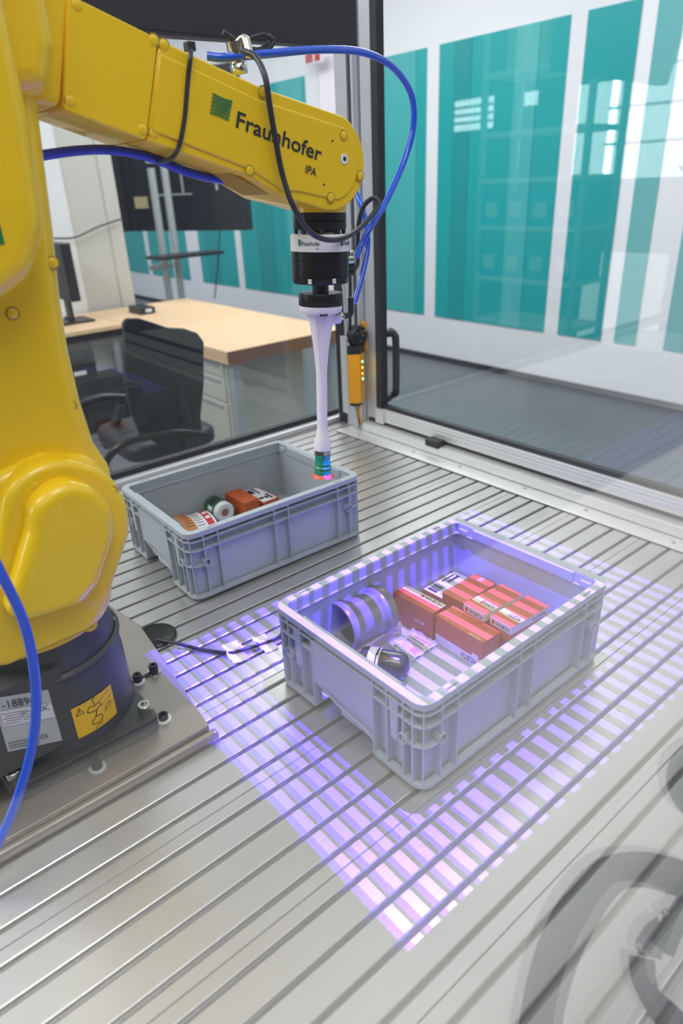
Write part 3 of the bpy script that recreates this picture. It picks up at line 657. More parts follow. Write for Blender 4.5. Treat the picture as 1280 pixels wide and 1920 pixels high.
# ------------------------------------------------------------------ hoses and cables
def hose(name, pts, r, m_, label, cat='hose', n=14, group=None, seg=10):
    o = MB().tube(spline(pts, seg), r, n).build(name, M[m_]); tag(o, label, cat, group); return o
A = lambda u, v, y: at(u, v, 'y', y)
hose('air_hose', [A(388, 105, .43), A(420, 108, .42), A(500, 101, .41), A(600, 93, .42), A(680, 98, .43), A(735, 125, .44), A(770, 175, .45), A(775, 235, .45), A(758, 300, .45), A(725, 375, .44), A(695, 425, .43), A(677, 460, .43), A(668, 482, .425)], .0048, 'hose', 'bright blue air hose arching over the forearm down to the metal fitting')
hose('air_hose', [A(655, 340, .50), A(672, 372, .47), A(686, 420, .45), A(688, 470, .44), A(675, 530, .43), A(664, 568, .425)], .0045, 'hose', 'blue air hose hanging behind the wrist to the elbow fitting of the tube')
hose('air_hose', [A(20, 300, .40), A(75, 292, .41), A(140, 283, .42), A(205, 281, .43), A(265, 291, .43), A(305, 304, .43), A(350, 322, .43), A(400, 335, .44), A(440, 340, .46)], .0052, 'hose2', 'dark blue hose tied under the rear of the forearm')
hose('air_hose', [at(-40, 990, 'y', .235), at(0, 1072, 'y', .235), at(38, 1150, 'y', .235), at(58, 1220, 'y', .235), at(68, 1310, 'y', .235), at(60, 1400, 'y', .235), at(35, 1490, 'y', .235), at(5, 1565, 'y', .235), at(-40, 1650, 'y', .235)], .0052, 'hose', 'blue hose hanging in front of the grey robot pedestal')
hose('signal_cable', [A(455, 95, .40), A(480, 108, .38), A(497, 145, .362), A(505, 195, .360), A(516, 260, .360), A(530, 330, .360), A(552, 392, .350), A(585, 438, .355), A(625, 450, .365), A(665, 435, .39), A(700, 400, .41), A(710, 380, .42), A(698, 372, .43), A(680, 390, .44), A(671, 430, .445), A(670, 490, .44), A(664, 505, .435)], .0036, 'cable', 'black signal cable looping across the forearm and around the tool', 'cable')
# metal connector on top of the arm
def connector():
    t = thing('cable_connector', 'nickel cable connector with elbow standing on top of the forearm', 'connector', A(445, 130, .42))
    a, b = A(450, 140, .42), A(436, 78, .42)
    d = (b-a); MB().tube([a, a+d*.35], .0105, 6).build('hex_nut', M['steel'], t)
    MB().tube([a+d*.35, a+d*1.0], .009, 20).build('sleeve', M['steel'], t)
    MB().tube(spline([a+d*.8, a+d*.95+Vector((.01, -.01, .004)), A(468, 104, .40)]), .0052, 14).build('elbow', M['steel'], t)
connector()
hose('coiled_cable', [A(418, 60, .46), A(440, 76, .46), A(470, 92, .46), A(500, 92, .46), A(512, 76, .46), A(490, 66, .46), A(458, 80, .47), A(480, 95, .47), A(505, 80, .47), A(500, 60, .47)], .0032, 'cable', 'black coiled cable hanging below the dark panel above the arm', 'cable')
def tie():
    pts = [A(359, 92, .43), A(358, 97, .3735), A(352, 150, .3715), A(346, 220, .3715), A(336, 272, .3715), A(322, 296, .376), A(300, 303, .42), A(285, 301, .455)]
    t = thing('cable_tie', 'black cable tie strapped around the yellow forearm', 'cable tie', A(350, 180, .372))
    MB().tube(spline(pts), .0026, 8).build('band', M['cable'], t)
    q = A(358, 92, .380); MB().box(q.x-.005, q.x+.005, .377, .388, q.z-.002, q.z+.007).build('head', M['cable'], t, bevel=.001)
tie()
zt = .0045
hose('sensor_cable', [at(296, 1200, 'z', .008), at(330, 1206, 'z', .010), at(370, 1216, 'z', zt), at(425, 1224, 'z', zt), at(450, 1220, 'z', zt), at(490, 1208, 'z', zt), at(520, 1196, 'z', zt), (.075, .392, zt), (.12, .405, zt)], .0028, 'cable', 'thin black cable taped to the table running from the grommet under the front crate', 'cable')
def grommet():
    q = at(292, 1191, 'z', .004); t = thing('cable_grommet', 'round glossy black cable grommet set in the slotted table', 'grommet', (q.x, q.y, .002))
    T = Matrix.Translation((q.x, q.y, 0))
    MB().lathe([(.0335, .001), (.0345, .004), (.032, .0062), (.029, .0055), (.027, .002)], T, 40).build('ring', M['blackgloss'], t)
    MB().lathe([(.0285, .0048), (.022, .0028), (.012, .0014), (0, .0010)], T, 40).build('dished_cap', M['blackgloss'], t)
grommet()
def tape(cx, cy, ang, w, l, label):
    t = MB(); nu, nv = 4, 14
    Rm = Matrix.Translation((cx, cy, 0)) @ Matrix.Rotation(ang, 4, 'Z'); vs = []
    for j in range(nv+1):
        for i in range(nu+1):
            x = (i/nu-.5)*w; y = (j/nv-.5)*l; z = .0008+.0078*math.exp(-(y/.006)**2)+.0004*math.sin(i*2.1+j)
            vs.append(Rm @ Vector((x+.002*math.sin(j*.9), y, z)))
    t.add(vs, [(j*(nu+1)+i, j*(nu+1)+i+1, (j+1)*(nu+1)+i+1, (j+1)*(nu+1)+i) for j in range(nv) for i in range(nu)], True)
    o = t.build('tape_strip', M['tape']); s = o.modifiers.new('s', 'SOLIDIFY'); s.thickness = .0003
    tag(o, label, 'tape', 'tape strips holding the cable')
q = at(441, 1223, 'z', 0); tape(q.x, q.y, -.25, .028, .058, 'white tape strip over the cable, the one nearer the grommet')
q = at(497, 1207, 'z', 0); tape(q.x, q.y, -.15, .024, .05, 'white tape strip over the cable, the one beside the front crate')

# ------------------------------------------------------------------ crates
def make_crate(label):
    L, B, Hh = .396, .297, .14; m_ = M['crate']
    t = thing('stacking_crate', label, 'crate', (0, 0, 0), 'grey plastic crates on the table')
    tk = .0022; I = .0120; J = .014
    tub = MB()
    # tub walls (skin at inset I..), upper part carried out to the rim
    tub.box(I, L-I, I, I+tk, .008, .138); tub.box(I, L-I, B-I-tk, B-I, .008, .138)
    for s in (0, 1):
        X = (lambda x: x) if s == 0 else (lambda x: L-x)
        a, b = sorted((X(I), X(I+tk)))
        tub.box(a, b, I, .087, .008, .138); tub.box(a, b, .210, B-I, .008, .138); tub.box(a, b, .087, .210, .030, .138)
        c, d = X(I+tk), X(.06)
        tub.add([(c, .087, .032), (c, .210, .032), (d, .210, .0095), (d, .087, .0095), (c, .087, .029), (c, .210, .029), (d, .210, .007), (d, .087, .007)], [(0, 1, 2, 3), (4, 7, 6, 5), (0, 4, 5, 1), (2, 6, 7, 3)], False)
        e, f = sorted((X(I), X(.06))); tub.box(e, f, I, .087, .0065, .009); tub.box(e, f, .210, B-I, .0065, .009)
    tub.box(.06, L-.06, I, B-I, .0065, .009)
    tub.build('tub', m_, t)
    # inner ledge with step
    led = MB(); rectring(led, I, L-I, I, B-I, .010, .0045, .1185, .1215, .006); led.build('inner_ledge', m_, t, bevel=.0005)
    rim = MB(); rectring(rim, 0, L, 0, B, .020, .0135, .1375, .140, .010); rectring(rim, 0, L, 0, B, .020, .0018, .130, .138, .018)
    rim.build('rim', m_, t, bevel=.0007)
    # stacking lips standing inside the rim at both ends
    for s in (0, 1):
        X = (lambda x: x) if s == 0 else (lambda x: L-x)
        a, b = sorted((X(.0110), X(.0175)))
        MB().box(a, b, .052, B-.052, .1215, .1385).build('stacking_lip', m_, t, bevel=.001)
        for y in (.022, B-.040):
            MB().box(a, b, y, y+.018, .1215, .1310).build('lip_pad', m_, t, bevel=.001)
    rb = MB()
    for (z0, z1, I_) in [(.1215, .1236, .0118), (.1028, .1050, .0118), (.0065, .0125, .0095)]:
        if z0 > .02: rectring(rb, 0, L, 0, B, .020, I_, z0, z1)
        else:
            for x0, x1 in ((0, .02), (L-.02, L)):
                pass
            # base band: runs round the long sides and corners, open below the end plates
            for (px, py, sx, sy) in [(0, 0, 1, 1), (L, 0, -1, 1), (L, B, -1, -1), (0, B, 1, -1)]:
                path = [(0, .087)]+[(.02-.02*math.cos(a), .02-.02*math.sin(a)) for a in [i*pi/12 for i in range(7)]]+[(L/2, 0)]
                inn = [(.0095, .087)]+[(.02-.0105*math.cos(a), .02-.0105*math.sin(a)) for a in [i*pi/12 for i in range(7)]]+[(L/2, .0095)]
                n = len(path); vs = [(px+sx*p[0], py+sy*p[1], z) for z in (z0, z1) for q in (path, inn) for p in q]; fs = []
                for k in range(n-1): fs += [(k, k+1, 2*n+k+1, 2*n+k), (n+k, n+k+1, 3*n+k+1, 3*n+k), (2*n+k, 2*n+k+1, 3*n+k+1, 3*n+k), (k, k+1, n+k+1, n+k)]
                rb.add(vs, fs, False)
    # short ribs by the corner tubes
    for (px, py, sx, sy) in [(0, 0, 1, 1), (L, 0, -1, 1), (L, B, -1, -1), (0, B, 1, -1)]:
        path = [(0, .034)]+[(.02-.02*math.cos(a), .02-.02*math.sin(a)) for a in [i*pi/12 for i in range(7)]]+[(.034, 0)]
        inn = [(.0095, .034)]+[(.02-.0105*math.cos(a), .02-.0105*math.sin(a)) for a in [i*pi/12 for i in range(7)]]+[(.034, .0095)]
        n = len(path)
        for z0 in (.0720,):
            vs = [(px+sx*p[0], py+sy*p[1], z) for z in (z0, z0+.0018) for q in (path, inn) for p in q]; fs = []
            for k in range(n-1): fs += [(k, k+1, 2*n+k+1, 2*n+k), (n+k, n+k+1, 3*n+k+1, 3*n+k), (2*n+k, 2*n+k+1, 3*n+k+1, 3*n+k), (k, k+1, n+k+1, n+k)]
            rb.add(vs, fs, False)
    rb.build('horizontal_ribs', m_, t)
    w = .0011
    for x in (.0325, .0615, .182, .214, L-.0615, L-.0325):
        MB().box(x-w, x+w, 0.0002, I, .008, .1375).build('rib', m_, t); MB().box(x-w, x+w, B-I, B-.0002, .008, .1375).build('rib', m_, t)
    for y in (.034, .062, .087, .210, B-.062, B-.034):
        z0 = .008
        MB().box(.0002, I, y-w, y+w, z0, .1375).build('rib', m_, t); MB().box(L-I, L-.0002, y-w, y+w, z0, .1375).build('rib', m_, t)
    for (px, py, sx, sy) in [(0, 0, 1, 1), (L, 0, -1, 1), (L, B, -1, -1), (0, B, 1, -1)]:
        for a in (.08, .80):
            c, s_ = math.cos(a), math.sin(a)
            p = [(.02-.0198*c, .02-.0198*s_), (.02-.008*c, .02-.008*s_)]; nx, ny = s_*w, -c*w
            q = [(p[0][0]+nx, p[0][1]+ny), (p[1][0]+nx, p[1][1]+ny), (p[1][0]-nx, p[1][1]-ny), (p[0][0]-nx, p[0][1]-ny)]
            vs = [(px+sx*a_, py+sy*b_, z) for z in (.008, .1375) for a_, b_ in q]
            MB().add(vs, [(0, 1, 5, 4), (1, 2, 6, 5), (2, 3, 7, 6), (3, 0, 4, 7), (0, 3, 2, 1), (4, 5, 6, 7)], False).build('rib', m_, t)
    # ends: label plate, latch strips, skirt with curved lip
    for s in (0, 1):
        X = (lambda x: x) if s == 0 else (lambda x: L-x)
        a, b = sorted((X(.0008), X(.0032)))
        pl = MB().box(a, b, .088, .209, .056, .1225); pl.box(*sorted((X(.0008), X(.0095))), .088, .209, .0545, .057)
        pl.build('label_plate', m_, t, bevel=.0006)
        a, b = sorted((X(.0015), X(.004)))
        for (y0, y1) in ((.044, .060), (B-.060, B-.044)):
            MB().prism([(y0+.002, .060), (y1-.004, .060), (y1-.002, .10), (y1, .125), (y0, .125), (y0, .10)], lambda u, v, d: Vector((d, u, v)), a, b).build('latch_strip', m_, t)
        pts = [(.088, .028), (.155, .026), (.156, .040), (.165, .046), (.180, .053), (.209, .0555), (.088, .0555)]
        a, b = sorted((X(.004), X(.0065)))
        MB().prism(pts, lambda u, v, d: Vector((d, u, v)), a, b).build('skirt', m_, t)
        lip = [Vector((X(.001), y, z)) for y, z in [(.210, .0545), (.195, .054), (.180, .050), (.160, .043), (.135, .041), (.110, .040), (.095, .036), (.088, .030)]]
        MB().tube(spline(lip, 4), .0013, 6).build('curved_lip', m_, t)
        for y in (.034, B-.034):
            T = Matrix.Translation((X(0), y, .0735)) @ Matrix.Rotation(-pi/2 if s == 0 else pi/2, 4, 'Y')
            MB().lathe([(.0060, -.011), (.0060, .0014), (.0080, .0014), (.0080, -.0115)], T, 20).build('pin_tube', m_, t)
    for y, sg in ((0, 1), (B, -1)):
        for x in (.034, L-.034):
            T = Matrix.Translation((x, y, .0755)) @ Matrix.Rotation(sg*pi/2, 4, 'X')
            MB().lathe([(.0060, -.011), (.0060, .0014), (.0080, .0014), (.0080, -.0115)], T, 20).build('pin_tube', m_, t)
    for x0, x1 in ((.012, .06), (.075, .15), (L-.15, L-.075), (L-.06, L-.012)):
        MB().box(x0, x1, .012, .022, .0003, .0065).build('foot', m_, t); MB().box(x0, x1, B-.022, B-.012, .0003, .0065).build('foot', m_, t)
    # small dark slots moulded in the rim
    for x in (.045, L-.065):
        for y0 in (.0045, B-.0065): MB().box(x, x+.018, y0, y0+.002, .1399, .1402).build('rim_slot', M['grey_cast'], t)
    for x in (.085, .099, L-.085, L-.099):
        for y0 in (.0050, B-.0062): MB().box(x-.0007, x+.0007, y0, y0+.0014, .1399, .1402).build('rim_slot', M['grey_cast'], t)
    return t
front = make_crate('grey ribbed stacking crate in front, lit with violet stripes, holding cartons')
back = copy_tree(front)
back['label'] = 'grey ribbed stacking crate behind, beside the robot, under the suction cup'
front.location = (0, 0, 0); front.rotation_euler = (0, 0, .0054)
back.location = (.0074, .5719, 0); back.rotation_euler = (0, 0, -.0253)

# ------------------------------------------------------------------ crate contents
def carton(label, x, y, rz, l, w, h, z0=.009, style='red', prints=(), group='small cartons in the front crate', sx=1):
    """l along local x, w along local y; printed band as separate faces"""
    t = thing('carton', label, 'box', (0, 0, 0), group)
    b = MB(); zb = {'low': (0, .36), 'high': (.52, 1)}.get(style)
    def ring(z_a, z_b, mi):
        b.cur = mi
        c = [(0, 0), (l, 0), (l, w), (0, w)]
        for i in range(4):
            p, q = c[i], c[(i+1) % 4]; b.add([(p[0], p[1], z_a), (q[0], q[1], z_a), (q[0], q[1], z_b), (p[0], p[1], z_b)], [(0, 1, 2, 3)], False)
    if style == 'low': ring(0, h*.36, 1); ring(h*.36, h, 0)
    elif style == 'high': ring(0, h*.5, 0); ring(h*.5, h, 1)
    else: ring(0, h, 0)
    b.cur = 0; b.add([(0, 0, 0), (0, w, 0), (l, w, 0), (l, 0, 0)], [(0, 1, 2, 3)], False)
    # top
    tops = {'edge_white': [(0, l*.62, 0, w, 0), (l*.62, l, 0, w, 1)], 'high': [(0, l*.20, 0, w, 0), (l*.20, l*.36, 0, w, 1), (l*.36, l, 0, w, 0)]}.get(style, [(0, l, 0, w, 0)])
    if style == 'highB': tops = [(0, l, 0, w, 0)]
    for a0, a1, b0, b1, mi in tops: b.cur = mi; b.add([(a0, b0, h), (a1, b0, h), (a1, b1, h), (a0, b1, h)], [(0, 1, 2, 3)], False)
    o = b.build('board', [M['boxred'], M['boxwhite']], t, bevel=.0007)
    faces = {'x-': quadmap((0, w, 0), (0, 0, 0), (0, 0, h), (0, w, h), .0003), 'y-': quadmap((0, 0, 0), (l, 0, 0), (l, 0, h), (0, 0, h), .0003),
             'top': quadmap((0, 0, h), (l, 0, h), (l, w, h), (0, w, h), .0003), 'topx': quadmap((0, w, h), (0, 0, h), (l, 0, h), (l, w, h), .0003),
             'topi': quadmap((l, 0, h), (l, w, h), (0, w, h), (0, 0, h), .0003), 'x-i': quadmap((0, 0, h), (0, w, h), (0, w, 0), (0, 0, 0), .0003),
             'topr': quadmap((l, w, h), (0, w, h), (0, 0, h), (l, 0, h), .0003)}
    for s, f, bx, mm in prints:
        if s == '#':
            patch(faces[f], MB(), *bx).build('printed_mark', M[mm], t)
        else: text_on(s, faces[f], M[mm], t, bold=True, box=bx)
    t.location = (x, y, z0); t.rotation_euler = (0, 0, rz); return t
R90 = pi/2
# F : near red carton, band at the bottom, lettering upside down
carton('red carton with upside-down lettering, nearest of the cartons in the front crate', .2275, .0975, -.03, .040, .096, .053, .0095, 'low',
       [('WURTH', 'x-i', (.10, .42, .70, .92), 'text'), ('#', 'x-i', (.02, .08, .70, .92), 'boxredprint'), ('#', 'x-', (.80, .93, .25, .48), 'boxwhite'), ('010 002', 'topr', (.86, .96, .70, .95), 'boxwhite')])
carton('tall dark red carton with a white top stripe beside the pipe coupling', .2290, .1985, .03, .033, .086, .054, .0095, 'edge_white',
       [('WURTH', 'topx', (.55, .95, .68, .92), 'text'), ('#', 'topx', (.45, .52, .70, .90), 'boxredprint'), ('500 050', 'x-', (.55, .80, .40, .52), 'boxwhite')])
carton('red carton with plain red top behind the dark red carton', .281, .181, .02, .085, .044, .058, .0095, 'red', [('100 00', 'topr', (.04, .18, .35, .55), 'boxwhite')])
lower = carton('red carton lying under the striped cartons by the long crate wall', .272, .084, -.05, .088, .085, .042, .0095, 'red')
carton('striped carton with cream lettered end, stacked next to the plain red one', .2655, .1270, -.06, .088, .043, .027, .052, 'high',
       [('WURTH', 'x-', (.30, .92, .58, .86), 'text'), ('#', 'x-', (.10, .24, .58, .86), 'boxredprint'), ('WURTH', 'topx', (.48, .95, .22, .34), 'text'), ('#', 'topx', (.36, .45, .22, .34), 'boxredprint')])
carton('striped carton with cream lettered sides, nearest the far corner of the long crate wall', .2685, .0790, -.06, .088, .041, .027, .052, 'high',
       [('WURTH', 'x-', (.30, .92, .58, .86), 'text'), ('#', 'x-', (.10, .24, .58, .86), 'boxredprint'), ('WURTH', 'topi', (.08, .6, .66, .78), 'text'), ('WURTH', 'y-', (.55, .9, .6, .86), 'text')])
# B : low carton with white label
def labelled_carton(label, x, y, rz, l, w, h, z0, group):
    t = thing('carton', label, 'box', (0, 0, 0), group)
    MB().box(0, l, 0, w, 0, h).build('board', M['boxred'], t, bevel=.0007)
    f = quadmap((0, 0, h), (l, 0, h), (l, w, h), (0, w, h), .0004); g = quadmap((0, 0, h), (l, 0, h), (l, w, h), (0, w, h), .0008)
    lb = patch(f, MB(), .02, .98, .05, .97).build('white_label', M['label2'], t)
    for (u0, u1, v0, v1) in [(.08, .16, .5, .9), (.18, .22, .5, .9), (.25, .33, .5, .9), (.36, .38, .5, .9), (.55, .9, .60, .72), (.5, .85, .80, .88), (.45, .95, .12, .2)]:
        patch(g, MB(), u0, u1, v0, v1).build('print_block', M['text'], lb)
    text_on('2 CE32', quadmap((l, w, h), (0, w, h), (0, 0, h), (l, 0, h), .0008), M['text'], lb, box=(.55, .9, .62, .8))
    t.location = (x, y, z0); t.rotation_euler = (0, 0, rz); return t
labelled_carton('flat carton with a white barcode label in the far corner of the front crate', .292, .230, .03, .086, .050, .034, .0095, 'small cartons in the front crate')

def coupling():
    t = thing('pipe_coupling', 'grey plastic pipe coupling lying in the left of the front crate', 'pipe fitting', (0, 0, 0))
    a = at(640, 1176, 'z', .068); b = at(718, 1139, 'z', .068); a.z = b.z = .068; d = (b-a); Lg = d.length
    m_ = axis_matrix(a, d); R = .0345
    MB().lathe([(.028, .010), (.0335, .001), (.0345, -.002), (R+.004, -.002), (R+.005, .001), (R+.005, .013), (R+.0035, .015), (R+.001, .017), (R, .020), (R, Lg-.022), (R+.002, Lg-.020), (R+.0045, Lg-.016), (R+.005, Lg-.004), (R+.004, Lg), (.033, Lg)], m_, 48).build('sleeve', M['pvc'], t)
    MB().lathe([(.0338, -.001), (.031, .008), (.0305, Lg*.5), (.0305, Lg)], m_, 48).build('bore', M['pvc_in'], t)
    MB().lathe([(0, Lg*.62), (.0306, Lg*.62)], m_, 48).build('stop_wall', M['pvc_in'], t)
coupling()
def leaflet_box():
    t = thing('flat_white_box', 'long pale box with fine print leaning under the pipe coupling', 'box', (0, 0, 0), None)
    a = at(664, 1226, 'z', .030); b = at(752, 1170, 'z', .030); d = (b-a); d.z = 0; l = d.length; ang = math.atan2(d.y, d.x)
    o = MB().box(0, l, -.001, .050, 0, .024); o.build('board', M['boxwhite'], t, bevel=.0006)
    f = quadmap((0, -.001, 0), (l, -.001, 0), (l, -.001, .024), (0, -.001, .024), .0003)
    for i in range(5): patch(f, MB(), .30+.02*i, .92-.05*(i % 3), .2+.13*i, .25+.13*i).build('print_line', M['text'], t)
    patch(f, MB(), .04, .12, .2, .8).build('print_block', M['text'], t)
    t.location = (a.x, a.y, .0095); t.rotation_euler = (0, 0, ang)
leaflet_box()
def bottle():
    t = thing('dark_bottle', 'dark spray bottle with a printed label lying by the near wall of the front crate', 'bottle', (0, 0, 0))
    a = at(688, 1238, 'z', .034); b = at(764, 1252, 'z', .034); d = b-a; Lg = d.length; m_ = axis_matrix(a, d); R = .0215
    MB().lathe([(0, -.012), (.010, -.012), (.019, -.008), (R, 0), (R, Lg-.010), (R-.003, Lg-.003), (R-.010, Lg+.002), (0, Lg+.003)], m_, 40).build('body', M['bottle'], t)
    MB().lathe([(R+.0002, .004), (R+.0002, .016)], m_, 40).build('white_label', M['label2'], t)
    MB().lathe([(R+.0003, .020), (R+.0003, .0215)], m_, 40).build('print_ring', M['label2'], t)
    hd = (m_.inverted().to_3x3() @ (CAM-a).normalized()); a0 = math.atan2(hd.y, hd.x)
    f = lambda u, v: m_ @ Vector(((R+.0004)*math.cos(a0+(u-.5)*.9), (R+.0004)*math.sin(a0+(u-.5)*.9), Lg*.45+v*.020))
    MB().add([f(0, 0), f(1, .5), f(0, 1)], [(0, 1, 2)], False).build('orange_triangle', M['red_sil'], t)
    for i in range(3): patch(f, MB(), -.2+.1*i, .8, -.9+.2*i, -.8+.2*i, nu=4).build('print_line', M['paper'], t)
bottle()
def bag():
    t = thing('blister_bag', 'crumpled clear bag with a coloured printed card between bottle and carton', 'bag', (0, 0, 0))
    P4 = [at(u, v, 'z', z) for u, v, z in [(727, 1212, .012), (770, 1246, .012), (822, 1212, .012), (775, 1184, .018)]]
    f = quadmap(*P4); n = 12; rnd = random.Random(3)
    hh = [[rnd.uniform(0, .006) for _ in range(n+1)] for _ in range(n+1)]
    g = lambda u, v: f(u, v)+Vector((0, 0, .003+hh[int(round(v*n))][int(round(u*n))]))
    patch(lambda u, v: f(u, v)+Vector((0, 0, .002)), MB(), .08, .92, .06, .94, nu=4, nv=4).build('printed_card', M['boxwhite'], t)
    for (u0, u1, v0, v1, mm) in [(.12, .88, .1, .2, 'print_green'), (.15, .5, .25, .45, 'carton'), (.55, .85, .3, .5, 'boxredprint'), (.14, .8, .55, .62, 'text'), (.2, .7, .7, .75, 'text'), (.2, .85, .82, .9, 'boxredprint')]:
        patch(lambda u, v: f(u, v)+Vector((0, 0, .0026)), MB(), u0, u1, v0, v1).build('print_block', M[mm], t)
    o = patch(g, MB(), nu=n, nv=n).build('clear_film', M['clear'], t)
bag()
def cap(u, v, label, z=.012, r=.015):
    q = at(u, v, 'z', z); t = thing('clear_cap', label, 'cap', (q.x, q.y, .0095), 'clear plastic caps in the front crate')
    MB().lathe([(0, .012), (r*.6, .0115), (r*.9, .008), (r, 0)], Matrix.Translation((q.x, q.y, .0095)), 28).build('dome', M['clear'], t)
    MB().lathe([(r, 0), (r+.004, .0002), (r+.004, .001), (r, .001)], Matrix.Translation((q.x, q.y, .0095)), 28).build('flange', M['clear'], t)
cap(740, 1281, 'clear domed plastic cap beside the dark bottle')

def back_contents():
    zt = .058
    # white/orange pouch
    t = thing('printed_pouch', 'brown and white printed pouch with a red panel in the back crate', 'pouch', (0, 0, 0))
    A4 = [at(u, v, 'z', .045) for u, v in [(352, 999), (410, 984), (384, 957), (320, 968)]]
    f0 = quadmap(*A4); n = 16
    def f(u, v): return f0(u, v)+Vector((0, 0, .012*math.sin(pi*v)**.6-.004+.002*math.sin(u*9)))
    o = MB()
    for (u0, u1, mi) in [(0, .38, 0), (.38, .72, 1), (.72, .93, 2), (.93, 1.0, 1)]:
        o.cur = mi; patch(f, o, u0, u1, 0, 1, nu=6, nv=10)
    sk = [f(u, v) for u, v in [(i/12, 0) for i in range(13)]]; o.cur = 1
    for (a, b) in [((0, 0), (1, 0)), ((1, 0), (1, 1)), ((1, 1), (0, 1)), ((0, 1), (0, 0))]:
        pts = [f(a[0]+(b[0]-a[0])*i/10, a[1]+(b[1]-a[1])*i/10) for i in range(11)]
        lo = [Vector((p.x, p.y, .0095)) for p in pts]; o.add(pts+lo, [(i, i+1, 12+i, 11+i) for i in range(10)], False)
    o.build('foil', [M['kraft'], M['label2'], M['boxredprint']], t)
    g = lambda u, v: f(u, v)+Vector((0, 0, .0005))
    for i in range(7): patch(g, MB(), .08+.01*i, .32, .15+.1*i, .17+.1*i, nu=3).build('print_line', M['text'], t)
    for i in range(7): patch(g, MB(), .42, .66, .15+.1*i, .17+.1*i, nu=3).build('print_line', M['text'], t)
    for i in range(2): patch(g, MB(), .76, .90, .3+.25*i, .42+.25*i, nu=3).build('print_line', M['label2'], t)
    # can
    t = thing('green_can', 'green labelled tin with white lid lying in the back crate', 'tin', (0, 0, 0))
    a = at(402, 948, 'z', .042); b = at(428, 965, 'z', .042); d = (b-a).normalized(); m_ = axis_matrix(a, d); R = .0225
    Lg = .050
    MB().lathe([(0, -.008), (R*.8, -.008), (R, -.005), (R, Lg*.72)], m_, 40).build('label_wrap', M['greencan'], t)
    MB().lathe([(R, Lg*.72), (R*1.02, Lg*.74), (R*1.02, Lg*.94), (R*.9, Lg), (R*.55, Lg), (R*.5, Lg*.96), (0, Lg*.96)], m_, 40).build('lid', M['label2'], t)
    MB().lathe([(R*.4, Lg*.965), (0, Lg*.965)], m_, 30).build('lid_mark', M['woodedge'], t)
    hd = (m_.inverted().to_3x3() @ (CAM-a).normalized()); a0 = math.atan2(hd.y, hd.x)
    f = lambda u, v: m_ @ Vector(((R+.0003)*math.cos(a0+(u-.5)*1.0), (R+.0003)*math.sin(a0+(u-.5)*1.0), v*Lg*.7))
    patch(f, MB(), -.5, .6, .15, .75, nu=6).build('black_panel', M['text'], t)
    patch(lambda u, v: f(u, v)*1.0, MB(), .75, 1.2, .3, .85, nu=6).build('barcode', M['label2'], t)
    # cartons
    def box_px(label, pts, z, ztop, lab=False):
        t = thing('carton', label, 'box', (0, 0, 0), 'cartons in the back crate')
        q = [at(u, v, 'z', ztop) for u, v in pts]; a, b, c = q[0], q[1], q[3]
        ex = (b-a); ey = (c-a); ey = ey-ex*(ey.dot(ex)/ex.length_squared); d_ = a+ex+ey
        tp = [a, b, d_, a+ey]; lo = [Vector((p.x, p.y, z)) for p in tp]
        MB().add(tp+lo, [(0, 1, 2, 3), (7, 6, 5, 4)]+[(i, 4+i, 4+(i+1) % 4, (i+1) % 4) for i in range(4)], False).build('board', M['boxred'], t, bevel=.0008)
        if lab:
            f = quadmap(*tp, .0005); g = quadmap(*tp, .0009)
            if f(0, 0).z < ztop: f = quadmap(*tp, -.0005); g = quadmap(*tp, -.0009)
            lb = patch(f, MB(), .02, .90, .03, .97).build('white_label', M['label2'], t)
            for (u0, u1, v0, v1) in [(.1, .4, .6, .85), (.5, .6, .5, .9), (.65, .8, .1, .4), (.1, .4, .2, .3), (.45, .6, .15, .3)]:
                patch(g, MB(), u0, u1, v0, v1).build('print_block', M['text'], lb)
    box_px('brick-red carton beside the green tin in the back crate', [(458, 944), (485, 934), (447, 914), (412, 923)], .0095, .058)
    box_px('red carton with a white label, farthest item in the back crate', [(494, 943), (523, 932), (484, 908), (458, 918)], .0095, .046, True)
back_contents()

